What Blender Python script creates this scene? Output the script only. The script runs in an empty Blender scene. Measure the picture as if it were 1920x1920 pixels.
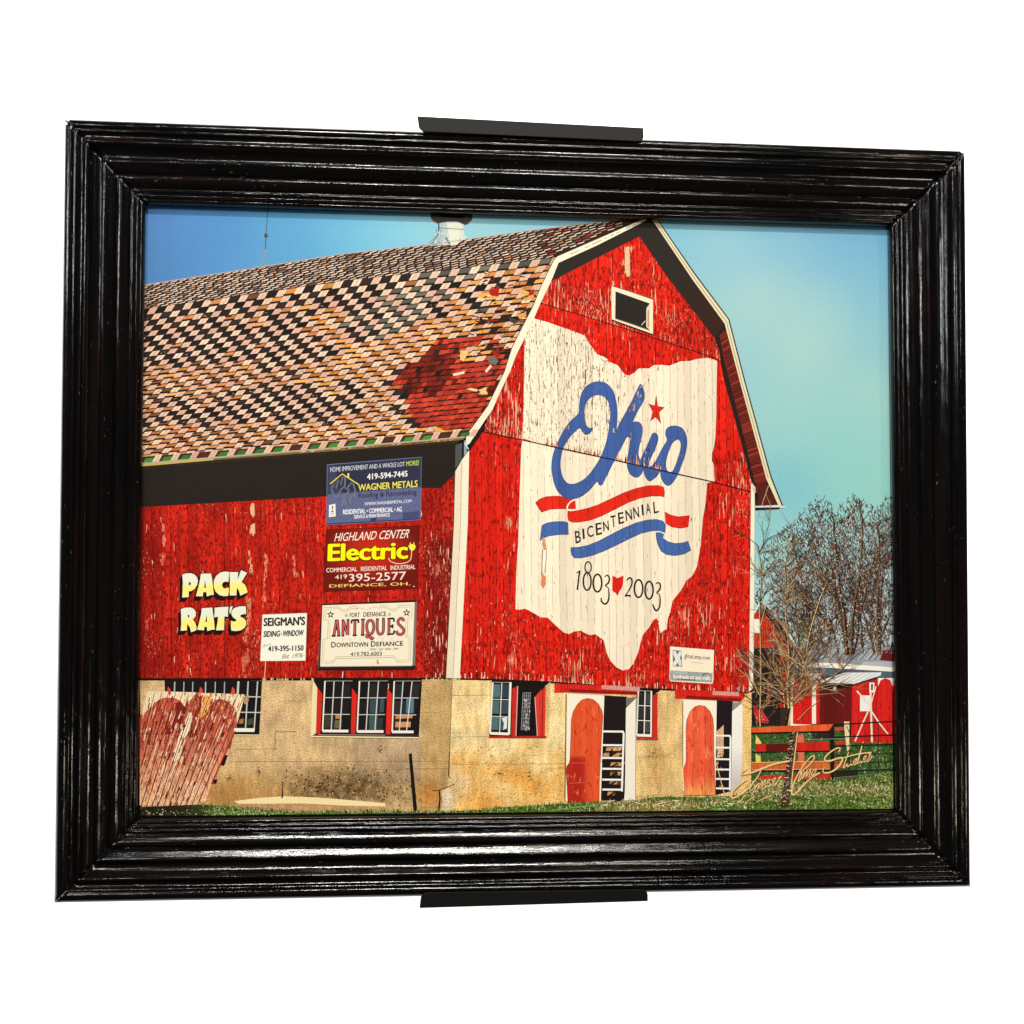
import bpy, math, random
from mathutils import Vector, Matrix
from mathutils.geometry import tessellate_polygon

random.seed(11)
scene = bpy.context.scene
COL = scene.collection

# ------------------------------------------------------------------ camera, world, lamps, exposure
cam_data = bpy.data.cameras.new('camera')
cam_data.sensor_width = 36.0
cam_data.lens = 67.5
cam_data.clip_start = 0.05
cam_data.clip_end = 60.0
camera = bpy.data.objects.new('camera', cam_data)
COL.objects.link(camera)
camera.matrix_world = Matrix((
    (0.9912137, -0.0089379, -0.1319678, -0.26994),
    (-0.1322423, -0.0465179, -0.9901253, -1.90519),
    (0.0027108, 0.9988775, -0.0472912, -0.09132),
    (0, 0, 0, 1)))
scene.camera = camera

world = bpy.data.worlds.new('World')
scene.world = world
world.use_nodes = True
bgn = world.node_tree.nodes['Background']
bgn.inputs['Color'].default_value = (1.0, 0.96, 0.92, 1)
bgn.inputs['Strength'].default_value = 0.035

scene.view_settings.view_transform = 'Standard'
scene.view_settings.look = 'None'
scene.view_settings.exposure = 0.0
scene.view_settings.gamma = 1.0
scene.view_settings.use_curve_mapping = False


def area_lamp(name, loc, target, sx, sy, watts, col):
    d = bpy.data.lights.new(name, 'AREA')
    d.shape = 'RECTANGLE'
    d.size, d.size_y = sx, sy
    d.energy = watts
    d.color = col
    o = bpy.data.objects.new(name, d)
    COL.objects.link(o)
    o.location = loc
    o.rotation_euler = (Vector(target) - Vector(loc)).to_track_quat('-Z', 'Y').to_euler()
    return o


# lamps in front of the picture; small and side ones added for frame streaks
area_lamp('ceiling_lamp', (0.15, -2.3, 2.35), (0, 0, 0), 0.9, 0.14, 71, (1.0, 0.96, 0.89))
area_lamp('room_lamp', (-1.1, -3.3, 1.5), (0, 0, 0), 0.45, 0.35, 58, (1.0, 0.97, 0.93))
area_lamp('side_lamp', (-2.2, -0.75, 0.75), (0, 0, 0.1), 0.10, 0.5, 6, (0.93, 0.96, 1.0))
area_lamp('streak_lamp_high', (0.55, -1.1, 1.9), (0, 0, 0), 0.10, 0.10, 4, (1.0, 0.9, 0.72))
area_lamp('streak_lamp_corner', (1.9, -1.5, 1.35), (0.2, 0, 0), 0.2, 0.2, 10, (1.0, 0.92, 0.78))
area_lamp('streak_lamp_left', (-1.8, -1.4, 0.62), (-0.3, 0, 0.1), 0.16, 0.22, 4.5, (0.95, 0.97, 1.0))
area_lamp('streak_lamp_far', (0.9, -3.4, 2.3), (0, 0, 0), 0.5, 0.06, 12, (1.0, 0.95, 0.86))
area_lamp('streak_lamp_low', (1.05, -1.75, -0.45), (0.4, 0, 0.3), 0.16, 0.10, 2.6, (1.0, 0.90, 0.70))
# two lamps that flood the white backdrop behind the picture
area_lamp('backdrop_lamp', (-2.6, 0.9, 1.9), (0.0, 2.2, 0.0), 1.2, 1.2, 260, (1, 1, 1))
area_lamp('backdrop_lamp', (2.6, 0.9, 1.9), (0.6, 2.2, -0.2), 1.2, 1.2, 260, (1, 1, 1))

# ------------------------------------------------------------------ helpers


def lin(c):
    out = []
    for v in c[:3]:
        v = max(0.0, min(255.0, v)) / 255.0
        out.append(v / 12.92 if v <= 0.04045 else ((v + 0.055) / 1.055) ** 2.4)
    return tuple(out)


def empty(name, parent=None, **props):
    o = bpy.data.objects.new(name, None)
    o.empty_display_size = 0.05
    COL.objects.link(o)
    o.parent = parent
    for k, v in props.items():
        o[k] = v
    return o


def mesh_obj(name, verts, faces, mats, parent=None, smooth=False, face_mat=None, **props):
    me = bpy.data.meshes.new(name)
    me.from_pydata(verts, [], faces)
    for m in mats:
        me.materials.append(m)
    if face_mat:
        me.polygons.foreach_set('material_index', face_mat)
    if smooth:
        me.polygons.foreach_set('use_smooth', [True] * len(faces))
    o = bpy.data.objects.new(name, me)
    COL.objects.link(o)
    o.parent = parent
    for k, v in props.items():
        o[k] = v
    return o


class NT:
    """small node-tree writer"""

    def __init__(self, name):
        self.mat = bpy.data.materials.new(name)
        self.mat.use_nodes = True
        self.t = self.mat.node_tree
        self.b = self.t.nodes['Principled BSDF']

    def n(self, typ, **kw):
        nd = self.t.nodes.new(typ)
        for k, v in kw.items():
            setattr(nd, k, v)
        return nd

    def link(self, a, b):
        self.t.links.new(a, b)

    def put(self, sock, v):
        if hasattr(v, 'is_output'):
            self.link(v, sock)
        else:
            sock.default_value = v

    def math(self, op, a, b=None, c=None):
        nd = self.n('ShaderNodeMath', operation=op)
        self.put(nd.inputs[0], a)
        if b is not None:
            self.put(nd.inputs[1], b)
        if c is not None:
            self.put(nd.inputs[2], c)
        return nd.outputs[0]

    def step(self, v, lo, hi):
        nd = self.n('ShaderNodeMapRange', clamp=True)
        self.put(nd.inputs['Value'], v)
        self.put(nd.inputs['From Min'], lo)
        self.put(nd.inputs['From Max'], hi)
        return nd.outputs[0]

    def remap(self, v, a, b, c, d):
        nd = self.n('ShaderNodeMapRange', clamp=True)
        for k, x in zip(('Value', 'From Min', 'From Max', 'To Min', 'To Max'), (v, a, b, c, d)):
            self.put(nd.inputs[k], x)
        return nd.outputs[0]

    def mix(self, f, a, b, mode='MIX'):
        nd = self.n('ShaderNodeMix', data_type='RGBA', blend_type=mode)
        self.put(nd.inputs[0], f)
        self.put(nd.inputs[6], a)
        self.put(nd.inputs[7], b)
        return nd.outputs[2]

    def uv(self, sx=1.0, sy=1.0, ox=0.0, oy=0.0):
        tc = self.n('ShaderNodeUVMap', uv_map='UVMap')
        mp = self.n('ShaderNodeMapping')
        mp.inputs['Scale'].default_value = (sx, sy, 1)
        mp.inputs['Location'].default_value = (ox, oy, 0)
        self.link(tc.outputs[0], mp.inputs[0])
        return mp.outputs[0]

    def noise(self, vec, scale=1.0, detail=2.0, rough=0.5, dist=0.0):
        nd = self.n('ShaderNodeTexNoise', noise_dimensions='2D')
        self.link(vec, nd.inputs['Vector'])
        nd.inputs['Scale'].default_value = scale
        nd.inputs['Detail'].default_value = detail
        nd.inputs['Roughness'].default_value = rough
        nd.inputs['Distortion'].default_value = dist
        return nd.outputs[0]


# ------------------------------------------------------------------ materials of the real things


def frame_paint(name, seed):
    w = NT(name)
    b = w.b
    grain = w.noise(w.uv(9, 900, seed, seed * 3), 1.0, 3.0, 0.6)
    chip = w.noise(w.uv(260, 900, seed * 2, 5), 1.0, 2.0, 0.7)
    broad = w.noise(w.uv(5, 60, seed, 9), 1.0, 2.0)
    tint = w.mix(w.step(broad, 0.45, 0.75), (0.0022, 0.0020, 0.0020, 1), (0.0060, 0.0030, 0.0026, 1))
    scuff = w.step(w.noise(w.uv(120, 420, seed, 2), 1.0, 2.0, 0.6), 0.735, 0.77)
    rub = w.math('MULTIPLY', scuff, w.step(w.noise(w.uv(11, 40, 3, seed), 1.0, 1.0), 0.5, 0.62))
    w.link(w.mix(w.math('MULTIPLY', rub, 0.3), tint, (0.35, 0.32, 0.27, 1)), b.inputs['Base Color'])
    w.put(b.inputs['Roughness'], w.remap(grain, 0.3, 0.7, 0.045, 0.16))
    b.inputs['Specular IOR Level'].default_value = 0.5
    h = w.math('ADD', w.math('MULTIPLY', grain, 0.75), w.math('MULTIPLY', chip, 0.42))
    bp = w.n('ShaderNodeBump')
    bp.inputs['Strength'].default_value = 0.3
    bp.inputs['Distance'].default_value = 0.00034
    w.link(h, bp.inputs['Height'])
    w.link(bp.outputs[0], b.inputs['Normal'])
    return w.mat


def matte_black(name, c):
    w = NT(name)
    tc = w.n('ShaderNodeTexCoord')
    nz = w.n('ShaderNodeTexNoise')
    nz.inputs['Scale'].default_value = 900
    w.link(tc.outputs['Object'], nz.inputs['Vector'])
    col = w.mix(nz.outputs[0], tuple(x * 0.85 for x in c) + (1,), tuple(x * 1.15 for x in c) + (1,))
    w.link(col, w.b.inputs['Base Color'])
    w.b.inputs['Roughness'].default_value = 0.55
    w.b.inputs['Specular IOR Level'].default_value = 0.16
    bp = w.n('ShaderNodeBump')
    bp.inputs['Strength'].default_value = 0.15
    bp.inputs['Distance'].default_value = 0.0003
    w.link(nz.outputs[0], bp.inputs['Height'])
    w.link(bp.outputs[0], w.b.inputs['Normal'])
    return w.mat


def white_paint():
    w = NT('white_backdrop_paint')
    tc = w.n('ShaderNodeTexCoord')
    nz = w.n('ShaderNodeTexNoise')
    nz.inputs['Scale'].default_value = 3
    w.link(tc.outputs['Object'], nz.inputs['Vector'])
    w.link(w.mix(nz.outputs[0], (0.9, 0.9, 0.9, 1), (0.93, 0.93, 0.93, 1)), w.b.inputs['Base Color'])
    w.b.inputs['Roughness'].default_value = 0.9
    w.b.inputs['Specular IOR Level'].default_value = 0.0
    return w.mat


# ------------------------------------------------------------------ inks of the canvas print
# the UV map of every printed layer is the print's own coordinate system (1 unit = 100 dots)


def ink(name, grain=0.12, boards=None, dark=None, fleck=None, mottle=None, spec=0.05, specks=0.0):
    w = NT(name)
    b = w.b
    at = w.n('ShaderNodeAttribute', attribute_name='Col')
    col = at.outputs['Color']
    wear = at.outputs['Alpha']
    if mottle:            # broad blotches: (scale x, scale y, darkest multiplier, lightest multiplier)
        for sx, sy, lo, hi, det in mottle:
            m = w.noise(w.uv(sx, sy, sx, 3), 1.0, det, 0.62)
            k = w.remap(m, 0.32, 0.68, lo, hi)
            cb = w.n('ShaderNodeCombineColor')
            for i in range(3):
                w.put(cb.inputs[i], k)
            col = w.mix(1.0, col, cb.outputs[0], 'MULTIPLY')
    if boards:            # thin dark joints between vertical boards
        per, lean, depth, bcol = boards
        tc = w.n('ShaderNodeUVMap', uv_map='UVMap')
        sp = w.n('ShaderNodeSeparateXYZ')
        w.link(tc.outputs[0], sp.inputs[0])
        x = w.math('ADD', sp.outputs[0], w.math('MULTIPLY', sp.outputs[1], lean))
        wob = w.noise(w.uv(1.5, 1.5, 2, 2), 1.0, 2.0)
        x = w.math('ADD', w.math('MULTIPLY', x, per), w.math('MULTIPLY', wob, 0.25))
        fr = w.math('FRACT', x)
        ln = w.math('SUBTRACT', 1.0, w.step(fr, 0.05, 0.12))
        ln = w.math('MULTIPLY', ln, w.step(w.noise(w.uv(9, 3.2, 7, 1), 1.0, 2.0), 0.36, 0.52))
        tone = w.n('ShaderNodeTexWhiteNoise', noise_dimensions='1D')
        w.link(w.math('FLOOR', x), tone.inputs['W'])
        k = w.remap(tone.outputs[0], 0, 1, 0.82, 1.10)
        cb = w.n('ShaderNodeCombineColor')
        for i in range(3):
            w.put(cb.inputs[i], k)
        col = w.mix(1.0, col, cb.outputs[0], 'MULTIPLY')
        col = w.mix(w.math('MULTIPLY', ln, depth), col, bcol + (1,))
    if dark:
        for sx, sy, t0, t1, amt, dc in dark:
            m = w.noise(w.uv(sx, sy, 3, sy), 1.0, 3.0, 0.65, 0.3)
            th = w.math('SUBTRACT', m, w.math('MULTIPLY', w.math('SUBTRACT', 0.5, wear), 0.24))
            k = w.math('MULTIPLY', w.step(th, t0, t1), amt)
            col = w.mix(k, col, dc + (1,))
    if fleck:
        for sx, sy, t0, t1, amt, fc in fleck:
            m = w.noise(w.uv(sx, sy, 11, 2), 1.0, 3.0, 0.68, 0.4)
            big = w.noise(w.uv(1.6, 0.9, 4, sx), 1.0, 2.0)
            th = w.math('ADD', m, w.math('MULTIPLY', w.math('SUBTRACT', big, 0.5), 0.45))
            th = w.math('SUBTRACT', th, w.math('MULTIPLY', w.math('SUBTRACT', 0.5, wear), 0.34))
            k = w.math('MULTIPLY', w.step(th, t0, t1), amt)
            col = w.mix(k, col, fc + (1,))
    g = w.noise(w.uv(1, 1), 42.0, 2.0, 0.7)
    k = w.remap(g, 0.25, 0.75, 1 - grain, 1 + grain)
    cb = w.n('ShaderNodeCombineColor')
    for i in range(3):
        w.put(cb.inputs[i], k)
    col = w.mix(1.0, col, cb.outputs[0], 'MULTIPLY')
    if specks:  # pale specks paint glints of the canvas into the sky colour
        sn = w.step(w.noise(w.uv(1, 1, 8, 8), 30.0, 1.0, 0.5), 0.74, 0.80)
        col = w.mix(w.math('MULTIPLY', sn, specks), col, (0.85, 0.93, 0.95, 1))
    w.link(col, b.inputs['Base Color'])
    b.inputs['Roughness'].default_value = 0.55
    b.inputs['Specular IOR Level'].default_value = spec
    # weave of the canvas
    wv = w.n('ShaderNodeUVMap', uv_map='UVMap')
    sp = w.n('ShaderNodeSeparateXYZ')
    w.link(wv.outputs[0], sp.inputs[0])
    s1 = w.math('SINE', w.math('MULTIPLY', sp.outputs[0], 210.0))
    s2 = w.math('SINE', w.math('MULTIPLY', sp.outputs[1], 210.0))
    h = w.math('ADD', w.math('MULTIPLY', s1, s2), w.math('MULTIPLY', g, 2.0))
    bp = w.n('ShaderNodeBump')
    bp.inputs['Strength'].default_value = 0.22
    bp.inputs['Distance'].default_value = 0.0004
    w.link(h, bp.inputs['Height'])
    w.link(bp.outputs[0], b.inputs['Normal'])
    return w.mat


CREAM = lin((250, 232, 202))
FL = lin((246, 196, 158))
DK = lin((92, 10, 8))
BLK = lin((34, 22, 16))
INK = {
    'plain': ink('ink_plain', 0.10),
    'crisp': ink('ink_crisp', 0.05),
    'grit': ink('ink_grit', 0.45, spec=0.08),
    'sky': ink('ink_sky', 0.07, specks=0.14, spec=0.1),
    'shingle': ink('ink_shingle', 0.24, dark=[(44, 36, 0.655, 0.71, 0.55, lin((60, 42, 36)))]),
    'redgable': ink('ink_red_gable_boards', 0.14, boards=(7.6, 0.01, 0.9, lin((66, 6, 5))),
                    dark=[(9, 1.4, 0.55, 0.64, 0.4, lin((168, 18, 14))), (26, 7, 0.545, 0.61, 0.75, DK), (40, 22, 0.64, 0.68, 0.75, BLK)],
                    fleck=[(29, 2.3, 0.685, 0.74, 0.8, FL), (44, 14, 0.735, 0.775, 0.6, FL)]),
    'redside': ink('ink_red_side_boards', 0.16, boards=(5.9, 0.015, 0.8, lin((74, 8, 6))),
                   mottle=[(3.2, 1.1, 0.55, 1.05, 3.0)],
                   dark=[(9, 1.6, 0.53, 0.62, 0.55, lin((150, 20, 14))), (26, 12, 0.53, 0.60, 0.8, lin((104, 12, 8)))],
                   fleck=[(22, 5, 0.73, 0.78, 0.55, lin((232, 120, 92))), (34, 14, 0.745, 0.785, 0.6, FL)]),
    'redshed': ink('ink_red_shed', 0.16, boards=(9.5, 0.0, 0.7, lin((96, 10, 8))), dark=[(26, 8, 0.60, 0.66, 0.6, DK)]),
    'cream': ink('ink_cream_boards', 0.05, boards=(7.6, 0.01, 0.5, lin((120, 100, 74))),
                 dark=[(34, 6, 0.665, 0.70, 0.85, lin((70, 48, 36))), (60, 26, 0.70, 0.73, 0.8, lin((60, 46, 40)))]),
    'blue': ink('ink_worn_blue', 0.16, boards=(7.6, 0.01, 0.5, lin((36, 46, 84))),
                fleck=[(28, 12, 0.70, 0.78, 0.5, lin((150, 178, 214)))]),
    'redpaint': ink('ink_worn_red', 0.12, boards=(7.6, 0.01, 0.5, lin((110, 8, 6))),
                    dark=[(20, 8, 0.66, 0.70, 0.6, DK)]),
    'stone': ink('ink_stone', 0.16, mottle=[(2.6, 2.2, 0.84, 1.12, 5.0), (11, 2.4, 0.84, 1.12, 3.0), (46, 40, 0.64, 1.28, 3.0)],
                 dark=[(40, 34, 0.655, 0.70, 0.62, lin((96, 68, 38))), (0.7, 9, 0.66, 0.69, 0.3, lin((120, 88, 50)))]),
    'planks': ink('ink_bare_planks', 0.16, boards=(5.6, -0.256, 0.6, lin((60, 20, 14))),
                  dark=[(14, 5, 0.55, 0.62, 0.6, lin((130, 34, 24)))],
                  fleck=[(26, 9, 0.66, 0.71, 0.7, lin((246, 206, 164)))]),
    'orange': ink('ink_sunlit_door', 0.12, boards=(9, 0.0, 0.6, lin((150, 26, 14))),
                  dark=[(16, 5, 0.60, 0.66, 0.7, lin((190, 30, 14)))],
                  fleck=[(18, 4, 0.64, 0.70, 0.6, lin((252, 150, 96)))]),
    'grass': ink('ink_grass', 0.35, mottle=[(12, 14, 0.5, 1.35, 3.0)],
                 dark=[(30, 34, 0.58, 0.64, 0.8, lin((22, 36, 14)))],
                 fleck=[(30, 34, 0.66, 0.72, 0.8, lin((214, 214, 150)))]),
    'bark': ink('ink_bark', 0.3, dark=[(40, 30, 0.5, 0.56, 0.85, lin((30, 16, 12)))],
                fleck=[(44, 40, 0.64, 0.7, 0.7, lin((236, 206, 150)))]),
}
INK_ORDER = list(INK)

# the flat sheet of the print: dots -> metres on the canvas face
HM = ((0.0005316069317967677, 1.2619745812706477e-06, -0.5252948936567675),
      (4.738566042634472e-06, -0.0005270175657771623, 0.5017560187781582),
      (-3.626310307609449e-05, 1.275601168664464e-05, 1.0))
CANVAS_Y = 0.014612


def dot(x, y):
    w = HM[2][0] * x + HM[2][1] * y + HM[2][2]
    return ((HM[0][0] * x + HM[0][1] * y + HM[0][2]) / w, (HM[1][0] * x + HM[1][1] * y + HM[1][2]) / w)


def at(ox, oy, s):
    return lambda *p: [(ox + a / s, oy + b / s) for a, b in p]


A = at(260, 380, 5.0526)
B2 = at(620, 380, 5.0526)
C3 = at(960, 390, 5.0526)
D4 = at(1300, 400, 5.0526)
E5 = at(260, 680, 5.0526)
F6 = at(620, 680, 5.0526)
G7 = at(960, 690, 5.0526)
H8 = at(1300, 700, 5.0526)
I1 = at(260, 980, 5.0526)
J2 = at(580, 980, 6.0)
K3 = at(960, 990, 5.0526)
L4 = at(1300, 1000, 5.0526)
M5 = at(255, 1250, 5.647)
N6 = at(570, 1250, 5.647)
O7 = at(890, 1250, 5.647)
P8 = at(1180, 1200, 6.0)
Q1 = at(1350, 1230, 5.818)
R2 = at(600, 850, 7.11)
S3 = at(480, 1110, 6.194)
T4 = at(320, 1050, 11.294)
U5 = at(1010, 700, 6.4)
V6 = at(990, 880, 5.818)
W7 = at(1240, 1190, 16.0)
X8 = at(1360, 1380, 6.4)


def catmull(p, closed=False, n=6):
    out = []
    m = len(p)
    rng = range(m) if closed else range(m - 1)
    for i in rng:
        if closed:
            a, b, c, d = p[(i - 1) % m], p[i], p[(i + 1) % m], p[(i + 2) % m]
        else:
            a, b, c, d = p[max(i - 1, 0)], p[i], p[i + 1], p[min(i + 2, m - 1)]
        for k in range(n):
            t = k / n
            t2, t3 = t * t, t * t * t
            out.append(tuple(0.5 * (2 * b[j] + (c[j] - a[j]) * t + (2 * a[j] - 5 * b[j] + 4 * c[j] - d[j]) * t2
                                    + (3 * b[j] - a[j] - 3 * c[j] + d[j]) * t3) for j in (0, 1)))
    if not closed:
        out.append(tuple(p[-1]))
    return out


def lerp(a, b, t):
    return tuple(x + (y - x) * t for x, y in zip(a, b))


def jit(c, v):
    k = 1 + random.uniform(-v, v)
    return tuple(x * k for x in c)


def quad_pt(q, u, v):
    """q: TL, TR, BR, BL;  u right, v down"""
    return lerp(lerp(q[0], q[1], u), lerp(q[3], q[2], u), v)


def inside(p, poly):
    x, y = p
    c = False
    j = len(poly) - 1
    for i in range(len(poly)):
        (xi, yi), (xj, yj) = poly[i], poly[j]
        if (yi > y) != (yj > y) and x < (xj - xi) * (y - yi) / (yj - yi) + xi:
            c = not c
        j = i
    return c


def interp(pts, x):
    if x <= pts[0][0]:
        (x0, y0), (x1, y1) = pts[0], pts[1]
    elif x >= pts[-1][0]:
        (x0, y0), (x1, y1) = pts[-2], pts[-1]
    else:
        for i in range(len(pts) - 1):
            if pts[i][0] <= x <= pts[i + 1][0]:
                (x0, y0), (x1, y1) = pts[i], pts[i + 1]
                break
    return y0 + (y1 - y0) * (x - x0) / (x1 - x0)


TEXT_CACHE = {}


def text_tris(body, weight, shear):
    key = (body, weight, shear)
    if key not in TEXT_CACHE:
        c = bpy.data.curves.new('lettering', 'FONT')
        c.body = body
        c.size = 1.0
        c.offset = weight
        c.shear = shear
        c.resolution_u = 3
        o = bpy.data.objects.new('lettering', c)
        me = bpy.data.meshes.new_from_object(o)
        me.calc_loop_triangles()
        vs = [(v.co.x, v.co.y) for v in me.vertices]
        ts = [tuple(t.vertices) for t in me.loop_triangles]
        bpy.data.objects.remove(o)
        bpy.data.curves.remove(c)
        bpy.data.meshes.remove(me)
        TEXT_CACHE[key] = (vs, ts)
    return TEXT_CACHE[key]


class Ink:
    """one printed motif: coloured film on the canvas face"""
    STEP = 0.00005

    def __init__(self, name, label=None):
        self.name, self.label = name, label
        self.v, self.c, self.uvs, self.f, self.m = [], [], [], [], []
        self.k = 0

    def depth(self, layer):
        self.k += 1
        return CANVAS_Y - layer * self.STEP - (self.k % 11) * 4e-6

    def tri(self, pts, cols, y, mat):
        (x0, y0), (x1, y1), (x2, y2) = pts
        if (x1 - x0) * (y2 - y0) - (x2 - x0) * (y1 - y0) > 0:      # face towards the viewer
            pts = (pts[0], pts[2], pts[1])
            cols = (cols[0], cols[2], cols[1])
        n = len(self.v)
        for p, c in zip(pts, cols):
            X, Z = dot(*p)
            self.v.append((X, y, Z))
            self.c.append(c)
            self.uvs.append((p[0] / 100.0, -p[1] / 100.0))
        self.f.append((n, n + 1, n + 2))
        self.m.append(INK_ORDER.index(mat))

    def _split(self, pts, fn, y, mat, size):
        e = [math.dist(pts[i], pts[(i + 1) % 3]) for i in range(3)]
        i = e.index(max(e))
        if e[i] <= size:
            self.tri(pts, [fn(*p) for p in pts], y, mat)
            return
        a, b, c = pts[i], pts[(i + 1) % 3], pts[(i + 2) % 3]
        m = ((a[0] + b[0]) / 2, (a[1] + b[1]) / 2)
        self._split((a, m, c), fn, y, mat, size)
        self._split((m, b, c), fn, y, mat, size)

    def poly(self, pts, col, layer, mat='plain', holes=(), wear=0.5, size=14):
        y = self.depth(layer)
        loops = [list(pts)] + [list(h) for h in holes]
        flat = [p for l in loops for p in l]
        tris = tessellate_polygon([[Vector((a, b, 0)) for a, b in l] for l in loops])
        if callable(col):
            def fn(a, b):
                c = col(a, b)
                return lin(c) + ((c[3],) if len(c) > 3 else (wear,))
            for t in tris:
                self._split(tuple(flat[i] for i in t), fn, y, mat, size)
        else:
            cc = lin(col) + (wear,)
            for t in tris:
                self.tri(tuple(flat[i] for i in t), (cc, cc, cc), y, mat)

    def stroke(self, pts, width, col, layer, mat='plain', col2=None):
        """ribbon along a path; width is one number or one per point"""
        y = self.depth(layer)
        n = len(pts)
        ws = [width] * n if not isinstance(width, (list, tuple)) else \
            [interp([(k / (len(width) - 1), q) for k, q in enumerate(width)], i / (n - 1)) for i in range(n)]
        L, Rr = [], []
        for i in range(n):
            a, b = pts[max(i - 1, 0)], pts[min(i + 1, n - 1)]
            dx, dy = b[0] - a[0], b[1] - a[1]
            d = math.hypot(dx, dy) or 1.0
            nx, ny = -dy / d * ws[i] / 2, dx / d * ws[i] / 2
            L.append((pts[i][0] + nx, pts[i][1] + ny))
            Rr.append((pts[i][0] - nx, pts[i][1] - ny))
        c0 = lin(col) + (0.5,)
        c1 = lin(col2) + (0.5,) if col2 else c0
        for i in range(n - 1):
            ca = lerp(c0, c1, i / (n - 1))
            self.tri((L[i], Rr[i], Rr[i + 1]), (ca, ca, ca), y, mat)
            self.tri((L[i], Rr[i + 1], L[i + 1]), (ca, ca, ca), y, mat)

    def line(self, a, b, width, col, layer, mat='plain', col2=None):
        self.stroke([a, b], width, col, layer, mat, col2)

    def text(self, body, quad, col, layer, weight=0.0, shear=0.0, col2=None, grow=0.0, mat='crisp'):
        """lettering stretched into the four corners TL, TR, BR, BL; caps fill the height"""
        base, _ = text_tris(body, 0.0, shear)
        x0, x1 = min(p[0] for p in base), max(p[0] for p in base)
        y0, y1 = min(p[1] for p in base), max(p[1] for p in base)
        vs, ts = text_tris(body, 0.0, shear)
        c0 = lin(col) + (0.5,)
        c1 = lin(col2) + (0.5,) if col2 else c0
        w, h = weight + grow, (weight * .55 + grow)
        shifts = [(0, 0)]
        if w > 0:
            shifts += [(-w, 0), (w, 0), (0, h), (0, -h)]
        if grow:
            shifts += [(w * .8, h * .8), (-w * .8, h * .8), (w * .8, -h * .8), (-w * .8, -h * .8)]
        if weight > .04:
            shifts += [(-w * .5, 0), (w * .5, 0), (-w * .7, h * .6), (w * .7, h * .6), (w * .7, -h * .6), (-w * .7, -h * .6)]
        for sx, sy in shifts:
            y = self.depth(layer)
            P = [quad_pt(quad, (a + sx - x0) / (x1 - x0), 1 - (b + sy - y0) / (y1 - y0)) for a, b in vs]
            cs = [lerp(c1, c0, max(0, min(1, (b - y0) / (y1 - y0)))) for a, b in vs]
            for t in ts:
                self.tri(tuple(P[i] for i in t), tuple(cs[i] for i in t), y, mat)

    def build(self, parent):
        used = sorted(set(self.m))
        rem = {u: i for i, u in enumerate(used)}
        me = bpy.data.meshes.new(self.name)
        me.from_pydata(self.v, [], self.f)
        for u in used:
            me.materials.append(INK[INK_ORDER[u]])
        me.polygons.foreach_set('material_index', [rem[u] for u in self.m])
        ul = me.uv_layers.new(name='UVMap')
        ul.data.foreach_set('uv', [q for f in self.f for i in f for q in self.uvs[i]])
        ca = me.color_attributes.new('Col', 'FLOAT_COLOR', 'POINT')
        ca.data.foreach_set('color', [q for c in self.c for q in c])
        o = bpy.data.objects.new(self.name, me)
        COL.objects.link(o)
        o.parent = parent
        if self.label:
            o['label'] = self.label
        return o


# ------------------------------------------------------------------ the backdrop
mesh_obj('backdrop', [(-6, 2.2, -5), (6, 2.2, -5), (6, 2.2, 6), (-6, 2.2, 6),
                      (-6, 2.3, -5), (6, 2.3, -5), (6, 2.3, 6), (-6, 2.3, 6)],
         [(0, 1, 2, 3), (5, 4, 7, 6), (0, 4, 5, 1), (3, 2, 6, 7), (1, 5, 6, 2), (0, 3, 7, 4)],
         [white_paint()], kind='structure')

# ------------------------------------------------------------------ the framed picture
picture = empty('framed_picture', label='framed canvas print of a weathered red barn in a glossy black moulded wooden frame',
                category='framed picture')

OUT = [(-0.4603, 0.3819), (0.4602, 0.3818), (0.4589, -0.3807), (-0.4594, -0.3807)]
LIP = [(-0.3811, 0.3014), (0.3806, 0.3016), (0.3832, -0.3030), (-0.3823, -0.3024)]
# moulding section from the outer edge (0) to the lip (1): share of the width, height towards the room in mm
SECTION = [(0, 0), (0.02, 4), (0.045, 7.5), (0.07, 9), (0.115, 9.3), (0.125, 8.2), (0.135, 7.6), (0.15, 9.8),
           (0.165, 9.8), (0.18, 8.0), (0.20, 6.2), (0.235, 6.0), (0.255, 7.6), (0.275, 10.4), (0.295, 11.2),
           (0.315, 10.0), (0.335, 7.2), (0.37, 4.2), (0.41, 2.6), (0.45, 2.2), (0.475, 2.6), (0.485, 4.8),
           (0.505, 6.2), (0.53, 5.8), (0.56, 4.4), (0.60, 2.8), (0.635, 1.4), (0.65, -0.8), (0.66, -1.0),
           (0.675, 2.2), (0.70, 3.0), (0.74, 2.2), (0.78, 0.6), (0.815, -1.4), (0.825, -2.4), (0.84, -0.2),
           (0.855, 0.8), (0.87, 0.2), (0.885, -2.4), (0.895, -1.0), (0.91, 0.0), (0.925, -1.0), (0.935, -4.0),
           (0.95, -2.8), (0.965, -2.2), (0.98, -3.2), (0.99, -4.6), (1.0, -5.6)]


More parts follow.
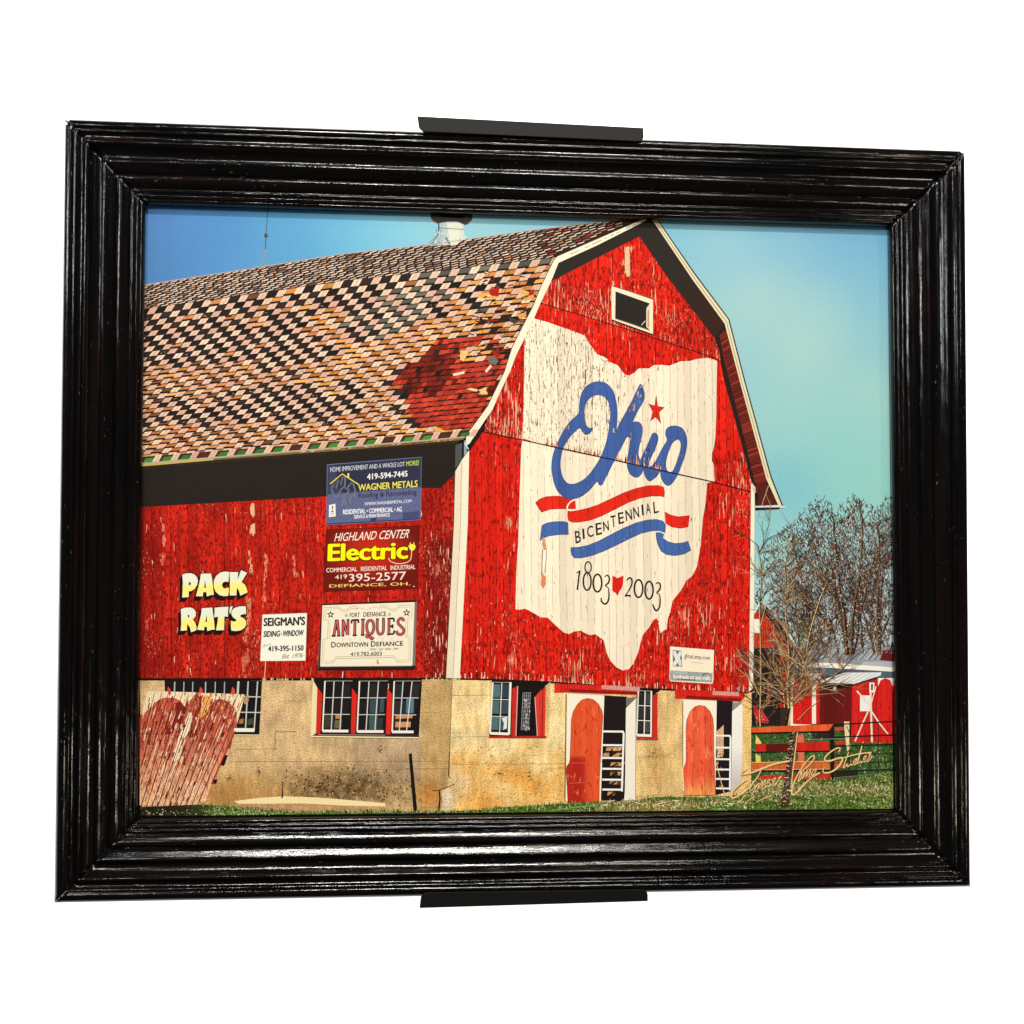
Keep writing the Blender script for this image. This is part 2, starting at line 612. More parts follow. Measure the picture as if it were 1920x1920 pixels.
def rail(i, seed):
    j = (i + 1) % 4
    o0, o1, l0, l1 = (Vector((p[0], 0, p[1])) for p in (OUT[i], OUT[j], LIP[i], LIP[j]))
    axis = (o1 - o0).normalized()
    length = (o1 - o0).length
    prof = [(0.0, 26.0 * -1)] + SECTION + [(1.0, -15.5), (0.94, -16.5)]
    N = 160
    gap = 0.00022
    verts, uvs, faces = [], [], []
    rnd = random.Random(seed)
    ph = [rnd.uniform(0, 6.28) for _ in range(6)]
    run = 0.0
    runs = []
    for k, (f, h) in enumerate(prof):
        if k:
            pf, phh = prof[k - 1]
            run += math.hypot((f - pf) * 0.078, (h - phh) * 0.001)
        runs.append(run)
    for k, (f, h) in enumerate(prof):
        a = o0.lerp(l0, f)
        b = o1.lerp(l1, f)
        for s in range(N + 1):
            t = s / N
            p = a.lerp(b, t)
            if s == 0:
                p = p + axis * gap
            if s == N:
                p = p - axis * gap
            wob = 0.0
            if 0.05 < f < 0.97:
                wob = 0.00010 * (math.sin(t * 23 + ph[0] + k * 1.7) + math.sin(t * 57 + ph[1] + k * 2.9)
                                 + 0.7 * math.sin(t * 131 + ph[2] + k * 0.8))
            verts.append((p.x, -h * 0.001 + wob, p.z))
            uvs.append((t * length, runs[k]))
    M = N + 1
    for k in range(len(prof) - 1):
        for s in range(N):
            faces.append((k * M + s, k * M + s + 1, (k + 1) * M + s + 1, (k + 1) * M + s))
    # mitred end faces
    faces.append(tuple(k * M for k in range(len(prof))))
    faces.append(tuple(k * M + N for k in reversed(range(len(prof)))))
    o = mesh_obj('frame_rail', verts, faces, [frame_paint('black_lacquered_wood', seed)], picture)
    me = o.data
    ul = me.uv_layers.new(name='UVMap')
    flat = []
    for l in me.loops:
        flat.extend(uvs[l.vertex_index])
    ul.data.foreach_set('uv', flat)
    sm = [True] * len(faces)
    sm[-1] = sm[-2] = False
    me.polygons.foreach_set('use_smooth', sm)
    return o


for i in range(4):
    rail(i, 3 + i * 7)

# backing board that closes the frame behind the canvas
bo = [(-0.452, 0.374), (0.452, 0.374), (0.451, -0.373), (-0.4515, -0.373)]
board = matte_black('black_backing_board', (0.012, 0.011, 0.010))
mesh_obj('backing_board', [(x, 0.0268, z) for x, z in bo] + [(x, 0.0300, z) for x, z in bo],
         [(0, 1, 2, 3), (7, 6, 5, 4), (0, 4, 5, 1), (1, 5, 6, 2), (2, 6, 7, 3), (3, 7, 4, 0)], [board], picture)

# the stretched canvas
cv = [(-0.3872, 0.3075), (0.3868, 0.3075), (0.3868, -0.3075), (-0.3872, -0.3075)]
w_ = NT('black_primed_canvas')
w_.b.inputs['Base Color'].default_value = (0.004, 0.004, 0.004, 1)
w_.b.inputs['Roughness'].default_value = 0.8
w_.b.inputs['Specular IOR Level'].default_value = 0.05
nzv = w_.n('ShaderNodeTexNoise')
nzv.inputs['Scale'].default_value = 800
tcv = w_.n('ShaderNodeTexCoord')
w_.link(tcv.outputs['Object'], nzv.inputs['Vector'])
bpv = w_.n('ShaderNodeBump')
bpv.inputs['Strength'].default_value = 0.2
bpv.inputs['Distance'].default_value = 0.0003
w_.link(nzv.outputs[0], bpv.inputs['Height'])
w_.link(bpv.outputs[0], w_.b.inputs['Normal'])
canvas = mesh_obj('canvas', [(x, CANVAS_Y + 0.0002, z) for x, z in cv] + [(x, 0.0264, z) for x, z in cv],
                  [(0, 3, 2, 1), (4, 5, 6, 7), (0, 1, 5, 4), (1, 2, 6, 5), (2, 3, 7, 6), (3, 0, 4, 7)],
                  [w_.mat], picture)

# edge of the printed area, a little inside the lip of the frame
EDGE = [(262, 372), (1676, 416), (1674.5, 1516), (264.5, 1530)]

# ---- sky
SKY = [(280, 390, (78, 126, 192)), (300, 510, (72, 128, 188)), (420, 430, (74, 136, 200)), (520, 410, (86, 158, 208)),
       (560, 470, (80, 158, 206)), (640, 430, (104, 182, 218)), (720, 430, (120, 196, 222)), (790, 420, (146, 206, 216)),
       (900, 410, (150, 204, 214)), (1000, 410, (136, 198, 214)), (1260, 430, (120, 186, 208)), (1360, 470, (140, 196, 214)),
       (1420, 560, (172, 210, 202)), (1450, 440, (116, 180, 212)), (1560, 450, (100, 168, 212)), (1650, 440, (92, 158, 206)),
       (1640, 540, (112, 180, 210)), (1540, 600, (160, 206, 206)), (1500, 660, (176, 212, 200)), (1420, 690, (140, 198, 210)),
       (1650, 640, (124, 190, 204)), (1640, 740, (160, 208, 198)), (1480, 780, (150, 208, 200)), (1560, 820, (136, 204, 202)),
       (1480, 910, (104, 186, 208)), (1600, 880, (134, 208, 196)), (1650, 900, (140, 206, 196)), (1430, 1000, (140, 206, 206)),
       (1450, 1100, (168, 216, 214)), (1500, 1180, (182, 214, 220)), (1640, 1100, (176, 208, 216)), (1640, 1200, (190, 210, 220))]


def sky_col(x, y):
    s = [0, 0, 0]
    tw = 0
    for a, b, c in SKY:
        w = 1.0 / (((x - a) ** 2 + (y - b) ** 2) + 4200.0) ** 1.35
        tw += w
        for i in range(3):
            s[i] += c[i] * w
    g = sum(s) / 3
    k = .06 + .06 * max(0, min(1, (x - 900) / 500))
    return tuple((v * (1 - k) + g * k) / tw for v in s)


sky = Ink('printed_sky', 'printed blue sky paling to turquoise')
sky.poly([EDGE[0], EDGE[1], (1674.5, 1230), (1395, 1230), (1395, 780), (1345, 640), (1300, 560), (1000, 560), (263, 660)], sky_col, 0, 'sky', size=26)
sky.build(canvas)

# ---- lightning rod and roof vent
rod = Ink('printed_lightning_rod')
rod.stroke(A((1222, 45), (1215, 200), (1205, 300), (1200, 460)), [1.6, 1.4, 1.8, 1.6], (92, 92, 92), 2)
for e in ((1130, 615), (1160, 612), (1190, 612), (1242, 600)):
    rod.stroke(A((1202, 440), ((1202 + e[0]) / 2 + 4, 520), e), 0.8, (150, 150, 140), 2)
rod.poly([(499 + 3.6 * math.cos(a * 0.5236), 441.5 + 4.2 * math.sin(a * 0.5236)) for a in range(12)], (70, 64, 58), 3)
rod.poly([(500 + 1.6 * math.cos(a * 1.05), 440.5 + 1.6 * math.sin(a * 1.05)) for a in range(6)], (150, 120, 90), 4)
rod.build(canvas)

vent = Ink('printed_roof_vent')
vent.poly(B2((945, 80), (1345, 90), (1340, 160), (1300, 205), (1200, 225), (1060, 210), (985, 190), (950, 150)), (70, 64, 62), 3, 'grit')
vent.poly(B2((1000, 100), (1290, 105), (1250, 150), (1060, 140)), (32, 26, 24), 4, 'grit')
vent.line(*B2((960, 165), (1010, 195)), 2.0, (130, 108, 96), 4)
vent.line(*B2((1290, 200), (1335, 165)), 1.6, (120, 96, 86), 4)
vent.poly(B2((1030, 195), (1100, 180), (1200, 180), (1265, 210), (1262, 290), (1290, 335), (1180, 400), (900, 412), (960, 340), (1020, 280)), lambda x, y: lerp((150, 176, 182), (206, 214, 206), max(0, min(1, (x - 815) / 35))), 5, 'grit', size=8)
vent.poly(B2((1100, 190), (1200, 186), (1240, 205), (1225, 300), (1190, 390), (1140, 395), (1120, 330)), (222, 224, 206), 6, 'plain')
vent.line(*B2((1030, 240), (1262, 255)), 1.2, (104, 112, 116), 7)
vent.line(*B2((1090, 330), (1130, 395)), 2.2, (86, 96, 96), 7)
vent.line(*B2((1020, 290), (960, 390)), 2.5, (118, 140, 146), 7)
vent.line(*B2((1024, 190), (1024, 270)), 2.0, (60, 56, 58), 7)
for _ in range(26):
    x, y = random.uniform(815, 855), random.uniform(428, 456)
    vent.line((x, y), (x + random.uniform(-2, 2), y + random.uniform(2, 6)), random.uniform(.7, 1.6), random.choice([(236, 236, 224), (112, 130, 136), (170, 188, 190)]), 8)
vent.build(canvas)

# ---- the shingled gambrel roof
RIDGE = [(262, 535), (275, 533), (484, 501), (640, 476), (798, 459), (1000, 431), (1165, 411), (1200, 404)]
BREAK = [(262, 581), (275, 578), (636, 527), (830, 506), (996, 487), (1045, 481)]
EAVE = [(262, 861), (271, 860), (640, 833), (871, 812)]
RAKE_UP = [(411, 1203), (481, 1045)]                    # y -> x on the upper slope
RAKE_LO = [(481, 1045), (487, 1039), (536, 1015), (576, 1000), (653, 960), (700, 946), (763, 914), (790, 894), (816, 876)]
ROOF = Ink('printed_shingle_roof', 'printed patchwork roof of black, pink and orange shingles with a bare red patch')
ROOF.poly(RIDGE[:-1] + [(1203, 411), (1045, 481), (1039, 487), (1015, 536), (1000, 576), (960, 653), (946, 700), (914, 763),
          (894, 790), (876, 816), (871, 822), (640, 840), (262, 869)], (44, 32, 28), 3, 'grit')

DARKS = [(38, 32, 29), (44, 37, 34), (33, 28, 26), (54, 42, 36)]
PINKS = [(234, 198, 172), (238, 206, 178), (230, 188, 164), (240, 212, 184), (226, 178, 156)]
BROWN = [(178, 112, 62), (150, 92, 54), (200, 132, 76), (120, 78, 52), (206, 140, 84)]
ORANG = [(222, 150, 76), (232, 164, 84), (206, 132, 66), (214, 140, 80), (190, 112, 56)]
GREYS = [(108, 106, 90), (96, 96, 84), (120, 116, 98), (84, 84, 78)]
REDS = [(202, 66, 42), (186, 56, 38), (210, 76, 50), (168, 48, 34), (194, 68, 50)]
MAROON = [(124, 36, 24), (104, 30, 22), (146, 40, 26), (90, 26, 20)]
RED_ZONE = B2((1030, 1290), (1390, 1280), (1400, 1330), (1270, 1390), (1260, 1500), (1440, 1490), (1500, 1440), (1640, 1440)) + \
    F6((1700, 0), (1490, 420), (1330, 640), (1040, 650), (800, 560), (700, 480), (730, 380), (690, 280), (570, 170), (690, 80), (800, 20))
RED_ZONE = RED_ZONE + B2((890, 1400), (960, 1390))


def fbm(x, y, s):
    return (math.sin(x * 0.021 * s + 1.3 * math.sin(y * 0.017 * s + 0.7)) + math.sin(y * 0.028 * s - x * 0.009 * s + 2.1)
            + 0.6 * math.sin(x * 0.057 * s + y * 0.041 * s)) / 2.6


def tab_kind(x, y):
    """which colour stands between the pink tabs"""
    n = fbm(x, y, 1.0) * 0.35 + random.uniform(-0.22, 0.22)
    if 690 < x < 1045 and y < 560 - (x - 780) * 0.16 and n > -0.3:
        if x > 760 and y < 545 - (x - 760) * .2:
            return GREYS if random.random() < 0.86 else ORANG
    if 640 < x < 870 and 540 < y < 640 and abs((x - 700) * 0.75 + (y - 610)) < 52:
        return GREYS if random.random() < .8 else DARKS
    orange = 0.0
    if x > 600:
        orange += min(1.0, (x - 600) / 130.0) * min(1.0, max(0, (y - 560) / 60.0))
    if x > 830 and y > 500:
        orange += 0.5
    if y > 800 - (x - 270) * 0.02:
        orange += 0.75
    if x < 620 and random.random() < .16:
        orange += .6
    if 660 < y < 770 and x < 640:
        orange += 0.75 * math.exp(-((y - 712 + (x - 430) * .03) / 32.0) ** 2)
    if 470 < x < 620 and 730 < y < 800:
        orange -= 0.8
    if 560 < x < 640 and 575 < y < 660:
        orange += 0.45
    return (ORANG if x > 560 or random.random() < .3 else BROWN) if orange + n > 0.42 else DARKS


def x_rake(y):
    return interp(RAKE_LO, y)


def row_y(t):
    return lambda x: interp(BREAK, x) + (interp(EAVE, x) - interp(BREAK, x)) * t


ROWS = 31
for r in range(ROWS):
    t0, t1 = r / ROWS, (r + 1) / ROWS
    q0 = t0 ** 0.92
    q1 = t1 ** 0.92
    ya, yb = row_y(q0), row_y(q1)
    x = 188.0 + (r * 8.9) % 33.0
    while x < 1050:
        pin = 13.6 + x * 0.003
        drk = 18.6 + x * 0.003
        for kind, wd in (('d', drk), ('p', pin)):
            x0, x1 = x, x + wd
            x += wd
            slant = 7.0
            ym = (ya(x0) + yb(x0)) / 2
            if x1 + slant < 262 or x0 > x_rake(ym) - 3:
                continue
            x0c = max(x0, 256)
            lim = x_rake(ym)
            x1c = min(x1, lim - 2)
            if x1c - x0c < 3:
                continue
            mx, my = (x0c + x1c) / 2, ym
            red = inside((mx + 3 + random.uniform(-7, 7), my), RED_ZONE)
            edge = not red and mx < 840 and my > 690 and inside((mx + 26, my), RED_ZONE)
            messy = (mx > 880 and 560 < my < 700) or (mx > 960 and my > 530)
            if red:
                if True:
                    for part in range(2):
                        a0 = lerp((x0c,), (x1c,), part / 2)[0]
                        a1 = lerp((x0c,), (x1c,), (part + 1) / 2)[0]
                        dk = fbm(mx, my, 2.0) + (0.55 if mx < 850 and my < 745 else -0.35)
                        cset = MAROON if dk + random.uniform(-.5, .5) > 0.35 else REDS
                        if random.random() < 0.04:
                            cset = DARKS
                        j0, j1 = random.uniform(-.6, .6), random.uniform(-.6, .6)
                        ROOF.poly([(a0 + slant * .6, ya(a0) + 1.4 + j0), (a1 + slant * .6 - .2, ya(a1) + 1.0 + j1),
                                   (a1 - .2, yb(a1) - .1 + j1), (a0, yb(a0) - .3 + j0)], jit(random.choice(cset), .1), 5, 'shingle')
                        if random.random() < .55:
                            ROOF.line((a0 + random.uniform(0, 3), yb(a0) - .4 + j0), (a1, yb(a1) - .6 + j1), random.uniform(.8, 2.2), random.choice([(64, 16, 12), (84, 20, 14), (48, 16, 14)]), 7)
                    continue
            if kind == 'd':
                cs = tab_kind(mx, my)
                if edge and random.random() < .8:
                    cs = DARKS
                if messy and random.random() < .35:
                    cs = random.choice([MAROON, REDS, GREYS, ORANG, DARKS])
                split = cs is ORANG and random.random() < 0.5
                col = jit(random.choice(cs), .1)
                inset = 2.2
                J = lambda: random.uniform(-.7, .7)
                ROOF.poly([(x0c + slant * .75 + J(), ya(x0c) + 1.6 + J()), ((x0c + x1c) / 2 + slant * .7, (ya(x0c) + ya(x1c)) / 2 + .9 + J()), (x1c + slant * .95 + J(), ya(x1c) + 1.0 + J()),
                           (x1c + 1.2 + J(), yb(x1c) - inset + J()), (x0c + J(), yb(x0c) - inset + J())], col, 5, 'shingle')
                if cs is not DARKS:
                    ROOF.line((x0c, yb(x0c) - 1.7), (x1c + 1, yb(x1c) - 1.7), 1.9, (40, 28, 24), 7)
                    if cs is BROWN and random.random() < .6:
                        ROOF.line((x0c + 3, ya(x0c) + 2.2), (x0c + (x1c - x0c) * random.uniform(.3, .9), ya(mx) + 2.2), random.uniform(1.5, 3), (52, 38, 32), 8)
                if cs is DARKS and random.random() < .13:
                    for _ in range(4):
                        px, py = random.uniform(x0c, x1c), my + random.uniform(-2, 2)
                        ROOF.line((px, py), (px + random.uniform(-2, 3), py + random.uniform(-1, 1)), 1.0, (196, 170, 150), 7)
                if split:
                    ROOF.line(((x0c + x1c) / 2 + 3, ya(mx) + 1), ((x0c + x1c) / 2, yb(mx) - 2), .8, (110, 66, 34), 7)
            else:
                if (messy and random.random() < .22) or (edge and random.random() < .35):
                    continue
                c = jit(random.choice(PINKS), .05)
                dx = random.uniform(-.8, .8)
                dy = random.uniform(-3, 3) if messy else random.uniform(-.5, .5)
                q = [(x0c + slant + dx, ya(x0c) + .2 + dy), (x1c + slant - .4 + dx, ya(x1c) + .2 + dy), (x1c - .4 + dx, yb(x1c) + .2 + dy), (x0c + dx, yb(x0c) + .2 + dy)]
                ROOF.poly(q, c, 6, 'shingle')
                w3 = (x1c - x0c)
                tone = random.choice([(222, 158, 134), (214, 160, 120), (206, 150, 112), (228, 170, 150)])
                for fx in ((.5,) if random.random() < .6 else (.38, .62)):
                    ROOF.line((x0c + slant + w3 * fx + dx, ya(mx) + 1 + dy), (x0c + w3 * fx + dx, yb(mx) - .6 + dy), 1.1 if len(PINKS) else 1, tone, 8)
                ROOF.line((x0c + dx - .2, yb(x0c) + .9 + dy), (x1c + dx - .2, yb(x1c) + .9 + dy), 1.3, (48, 34, 30), 9)

# upper slope: thin foreshortened courses
UR = 12
for r in range(UR):
    for_lo, for_hi = r / UR, (r + 1) / UR
    x = 225.0 + (r * 7.3) % 17
    while x < 1200:
        wd = random.uniform(8.5, 10.5)
        x += wd + random.uniform(6.0, 7.5)

        def yy(xx, t):
            return interp(RIDGE, xx) + (interp(BREAK, xx) + 0.0 - interp(RIDGE, xx)) * t
        y0 = yy(x, for_lo)
        y1 = yy(x, for_hi)
        if x < 256 or x > interp(RAKE_UP, y1) - 12:
            continue
        h = y1 - y0
        sl = 7.5
        rr = random.random()
        c = (232, 204, 182) if rr < .76 else ((206, 150, 110) if rr < .88 else (150, 120, 104))
        if x > 1010 and random.random() < .16:
            c = random.choice([(190, 70, 60), (206, 140, 80), (150, 44, 40)])
        ROOF.stroke([(x - 1, y1 - h * .25 + .8), (x + wd + 2, y0 + h * .3 - .8)], [random.uniform(1.0, 1.7), random.uniform(1.4, 2.2)], jit(c, .1), 5, 'shingle')
ROOF.stroke([(p[0], p[1] + .6) for p in RIDGE[:-1]], 1.4, (206, 170, 150), 10)
# loose tabs and debris around the bare patch
for q, c in ((F6((1155, 105), (1270, 80), (1265, 105), (1165, 128)), (242, 222, 180)), (F6((1460, 80), (1510, 20), (1530, 35), (1475, 98)), (244, 214, 190)),
             (F6((1285, 250), (1330, 238), (1400, 258), (1380, 275), (1340, 268)), (238, 206, 140)), (F6((1395, 262), (1480, 228), (1470, 262), (1490, 300), (1400, 300), (1420, 275)), (232, 200, 130)),
             (B2((1230, 1400), (1310, 1405), (1260, 1505), (1225, 1490)), (240, 196, 120)), (B2((1480, 1480), (1540, 1450), (1590, 1500), (1560, 1540), (1500, 1520)), (112, 112, 100)),
             (F6((950, 620), (1020, 615), (1110, 655), (1070, 680), (1000, 650)), (230, 170, 84)), (B2((1790, 815), (1890, 850), (1860, 880), (1780, 850)), (236, 176, 90)),
             (B2((1760, 1060), (1850, 1040), (1855, 1100), (1790, 1105)), (226, 158, 70)), (B2((1820, 900), (1925, 870), (1925, 905), (1830, 930)), (228, 166, 84)),
             (B2((1680, 1080), (1790, 1120), (1740, 1150), (1690, 1110)), (70, 62, 62)), (B2((1505, 820), (1600, 800), (1590, 890), (1500, 870)), (176, 36, 26)),
             (B2((1400, 860), (1510, 860), (1500, 900), (1395, 895)), (234, 176, 84)), (B2((1875, 840), (1925, 815), (1925, 870), (1880, 885)), (180, 38, 28)),
             (B2((1530, 1400), (1590, 1380), (1600, 1440), (1540, 1450)), (170, 40, 30))):
    ROOF.poly(q, c, 11, 'shingle')
for _ in range(46):
    x, y = random.uniform(690, 790), random.uniform(690, 812)
    if x + (y - 690) * -.5 < 690 and not inside((x, y), RED_ZONE):
        ROOF.line((x, y), (x + random.uniform(4, 12), y + random.uniform(-3, 2)), random.uniform(.8, 1.8), random.choice([(238, 222, 200), (40, 32, 30), (206, 190, 176)]), 12)
for _ in range(90):
    x, y = random.uniform(880, 1010), random.uniform(500, 700)
    if x < x_rake(y) - 6 and not inside((x, y), RED_ZONE):
        ROOF.line((x, y), (x + random.uniform(4, 12), y + random.uniform(-5, 3)), random.uniform(1, 2.2), random.choice([(44, 36, 34), (240, 216, 190), (150, 40, 30), (44, 36, 34)]), 12)
# green drip course and eave gutter
GUT = [(262, 868), (271, 867.5), (640, 837.5), (871, 819)]
ROOF.poly([(262, 857), (640, 827), (880, 806), (876, 814), (871, 818.5), (640, 837.5), (262, 868.5)], (64, 48, 36), 12, 'shingle')
x = 268.0
while x < 866:
    y = interp(GUT, x)
    rnd = random.random()
    ROOF.poly([(x + 6, y - 8), (x + 21, y - 9.5), (x + 18, y - 2), (x, y - .6)], random.choice([(62, 136, 44), (56, 124, 52), (74, 142, 50), (60, 110, 50), (92, 40, 30)]), 13, 'shingle')
    ROOF.poly([(x + 25, y - 15), (x + 37, y - 15.5), (x + 29, y - 1.6), (x + 17, y - 1)], jit(random.choice(PINKS), .05), 14, 'shingle')
    ROOF.line((x + 30, y - 14), (x + 22, y - 2), 1.2, (214, 130, 112), 15)
    ROOF.line((x + 33, y - 14), (x + 26, y - 2), 1.0, (214, 150, 120), 15)
    x += 35 + random.uniform(-1.5, 1.5)
ROOF.poly([(262, 868), (640, 837.5), (871, 818.5), (872, 821), (640, 841), (262, 873)], (176, 168, 150), 16)
ROOF.poly([(262, 870.5), (400, 859), (400, 863), (262, 875)], (196, 172, 96), 17)
ROOF.poly([(400, 860), (640, 840.5), (871, 821), (868, 825), (640, 845), (400, 863)], (124, 96, 52), 17, 'grit')
for _ in range(40):
    x = random.uniform(560, 866)
    y = interp(GUT, x) + 4
    ROOF.line((x, y), (x + random.uniform(3, 9), y - random.uniform(0, 1.5)), 1.1, random.choice([(206, 150, 80), (90, 62, 36), (236, 206, 160)]), 18)
ROOF.build(canvas)

# ---- gable end
gable = Ink('printed_gable_siding', 'printed red gable boards with peeling paint')
UP = [(1199, 443), (1340, 634), (1349.5, 661), (1350.5, 677), (1340, 671), (1200, 624), (1013.5, 568), (1033, 527.6)]
MID = [(1013.5, 568), (1200, 624), (1340, 671), (1350.5, 677), (1359.4, 720), (1375, 775), (1409, 904), (1410, 922), (1340, 905), (1150, 862), (1000, 829.5), (907, 809.7),
       (913, 785), (923, 769), (929, 753), (950, 711), (962.6, 680), (984.7, 631.6), (1000.6, 597)]
LOW = [(907, 809.7), (1000, 829.5), (1150, 862), (1340, 905), (1410, 922), (1408, 1100), (1404, 1298), (1265, 1292), (1200, 1290), (1030, 1278), (920, 1273), (858, 1272), (875, 980), (879, 846), (881.4, 844.4), (904, 811)]


def up_col(x, y):
    wear = 0.5 + 0.10 * max(0, min(1, (y - 470) / 60)) + (.12 if x < 1150 and y > 540 else 0)
    if abs(x - 1176) < 6 and 462 < y < 520:
        wear = 0.86
    if x > 1245 and y > 590:
        wear = .70
    if x < 1200 and y > 545 + (x - 1013) * .29 - 24:
        wear = .72
    return (232, 40, 22, wear)


def mid_col(x, y):
    wear = 0.5
    if 905 < x < 985 and y > 680:
        wear = .66 + .16 * max(0, (y - 740) / 80)
    if x > 1330:
        wear = .36 + (.34 if y > 850 else 0)
    return (230, 36, 20, wear)


def low_col(x, y):
    wear = .52
    if y > 1160:
        wear = .57 + .1 * fbm(x, y, 2)
    if x < 950:
        wear = .42 + .16 * max(0, (y - 1050) / 200)
        if 880 < x < 950 and 835 < y < 875:
            wear = .6
        if x < 895 and y < 1200:
            wear = .40
    if x > 1310:
        wear = .56 + .10 * fbm(x, y, 3)
    return (230, 36, 20, wear)


gable.poly(UP, up_col, 3, 'redgable', size=12)
gable.poly(MID, mid_col, 3, 'redgable', size=12)
gable.poly(LOW, low_col, 3, 'redgable', size=12)
gable.poly(C3((1085, 370), (1110, 360), (1120, 640), (1090, 655), (1070, 600), (1068, 430)), (226, 188, 140), 4, 'grit')
gable.stroke([(1013.5, 568), (1100, 594), (1200, 625), (1340, 671), (1350.5, 677)], 1.5, (54, 12, 10), 5)
gable.stroke([(907, 809.7), (960, 821), (981, 825)], 1.8, (40, 16, 14), 9)
gable.stroke([(1336, 904), (1380, 915), (1416, 923.8)], 1.8, (40, 16, 14), 9)
for _ in range(150):
    x = random.uniform(862, 1400)
    yb = interp([(858, 1272), (920, 1273), (1030, 1278), (1200, 1290), (1404, 1298)], x)
    gable.line((x, yb + 2), (x + random.uniform(-.5, .5), yb - random.uniform(2, 13)), random.uniform(.8, 2.0), random.choice([(240, 200, 170), (60, 14, 12), (244, 214, 186), (120, 20, 16)]), 6)
for _ in range(520):
    x = random.uniform(880, 1398)
    y = random.uniform(1090 + abs(x - 1170) * .1, 1268)
    if x < 960 and random.random() < .6:
        continue
    gable.line((x, y), (x + random.uniform(-.6, .6), y + random.uniform(2, 7)), random.uniform(.6, 1.7), random.choice([(84, 12, 10), (60, 14, 12), (240, 200, 168), (120, 18, 14), (150, 22, 16), (224, 120, 96)]), 4, 'grit')
gable.stroke([(858, 1273), (920, 1274), (1030, 1279), (1200, 1291), (1404, 1299)], 3.0, (40, 18, 14), 7)
gable.build(canvas)

# ---- eaves, rake boards, corner boards
trim = Ink('printed_roof_trim', 'printed cream rake boards and black soffits of the gable')
trim.poly([(1201, 412), (1229, 412), (1300, 524), (1359, 606), (1362, 640), (1356, 668), (1349.5, 661), (1340, 634), (1249, 516.7), (1199, 443), (1116, 485), (1033, 527.6), (1047, 493), (1120, 458)],
          lambda x, y: (44, 37, 33) if x < 1270 else lerp((44, 37, 33), (58, 30, 25), min(1, (x - 1270) / 80)), 8, 'grit', size=20)
trim.poly([(1340, 634), (1359, 606), (1387, 700), (1438, 895), (1464, 946), (1416, 948), (1415, 930), (1409, 904), (1375, 775), (1359.4, 720), (1349.5, 661)], (40, 26, 22), 8, 'grit')
trim.poly([(1349, 628), (1362, 618), (1385, 702), (1435, 892), (1436, 910), (1415, 905), (1398, 830), (1372, 730), (1357, 672)], (116, 36, 26), 9, 'grit')
for k in range(60):
    t = k / 60
    a = lerp((1352, 640), (1413, 898), t)
    b = lerp((1366, 630), (1434, 892), t)
    trim.line((a[0], a[1] + random.uniform(-1, 1)), (b[0], b[1] + random.uniform(-1, 1)), random.uniform(.8, 2.0), random.choice([(48, 18, 14), (60, 24, 18), (158, 56, 42), (36, 16, 14)]), 10, 'grit')
trim.poly(H8((590, 1050), (690, 1020), (700, 1080), (795, 1240), (590, 1250)), (88, 28, 22), 10, 'grit')
trim.poly(H8((585, 1130), (620, 1130), (600, 1250), (585, 1250)), (30, 22, 20), 11, 'grit')
trim.stroke(H8((710, 1065), (640, 1270), (600, 1400)), [1.6, 1.4, 1.0], (170, 160, 150), 12)
# rakes
TR_L = [(1201.6, 412.8), (1045, 481), (1039, 487), (1015, 536), (1000, 574), (980, 612), (960, 653), (946, 697), (915, 761), (894, 790), (874, 817), (873.5, 836), (880, 832), (910, 787), (923, 769), (935, 741),
        (956, 697), (967, 668), (984.7, 631.6), (1000.6, 598), (1013.5, 568), (1033, 528), (1047, 493), (1120, 460), (1213, 412.8)]
trim.poly(TR_L, (244, 234, 206), 13, 'plain')
trim.stroke([(1201, 412.4), (1045, 480.4), (1038.4, 487), (1014.4, 536), (999, 574), (959, 653), (945.4, 697), (914, 761), (893.4, 789.6), (873, 817)], 1.2, (70, 52, 44), 14)
trim.stroke([(1213, 413.4), (1120, 460.6), (1047.6, 494), (1034, 528)], 1.1, (60, 50, 44), 14)
trim.poly([(913, 787), (904, 809), (881, 845), (880, 833), (897, 806)], (30, 24, 24), 14, 'grit')
for _ in range(28):
    t = random.random()
    p = lerp((1060, 478), (1200, 414), t)
    trim.line((p[0], p[1] + 3), (p[0] + 5, p[1] + 1), 1.0, random.choice([(150, 130, 110), (110, 96, 84), (190, 160, 130)]), 15)
TR_R = [(1223, 413), (1232, 413), (1301, 514), (1365, 599), (1394, 712), (1444, 895), (1466, 950), (1461, 952), (1436.5, 898), (1387, 716), (1358.5, 607), (1300, 527)]
trim.poly(TR_R, (228, 216, 178), 13, 'plain')
trim.stroke([(1233, 413), (1302, 513), (1366.4, 599), (1395.4, 712), (1445, 893), (1467, 948)], 2.0, (46, 40, 38), 14)
trim.stroke([(1228, 414), (1301, 521), (1362, 604), (1390, 714), (1440, 896)], 1.0, (130, 110, 84), 14)
trim.poly(H8((585, 1258), (800, 1248), (870, 1262), (872, 1275), (585, 1272)), (220, 214, 204), 13)
trim.poly(H8((585, 1272), (820, 1270), (812, 1285), (585, 1296)), (38, 30, 30), 13)
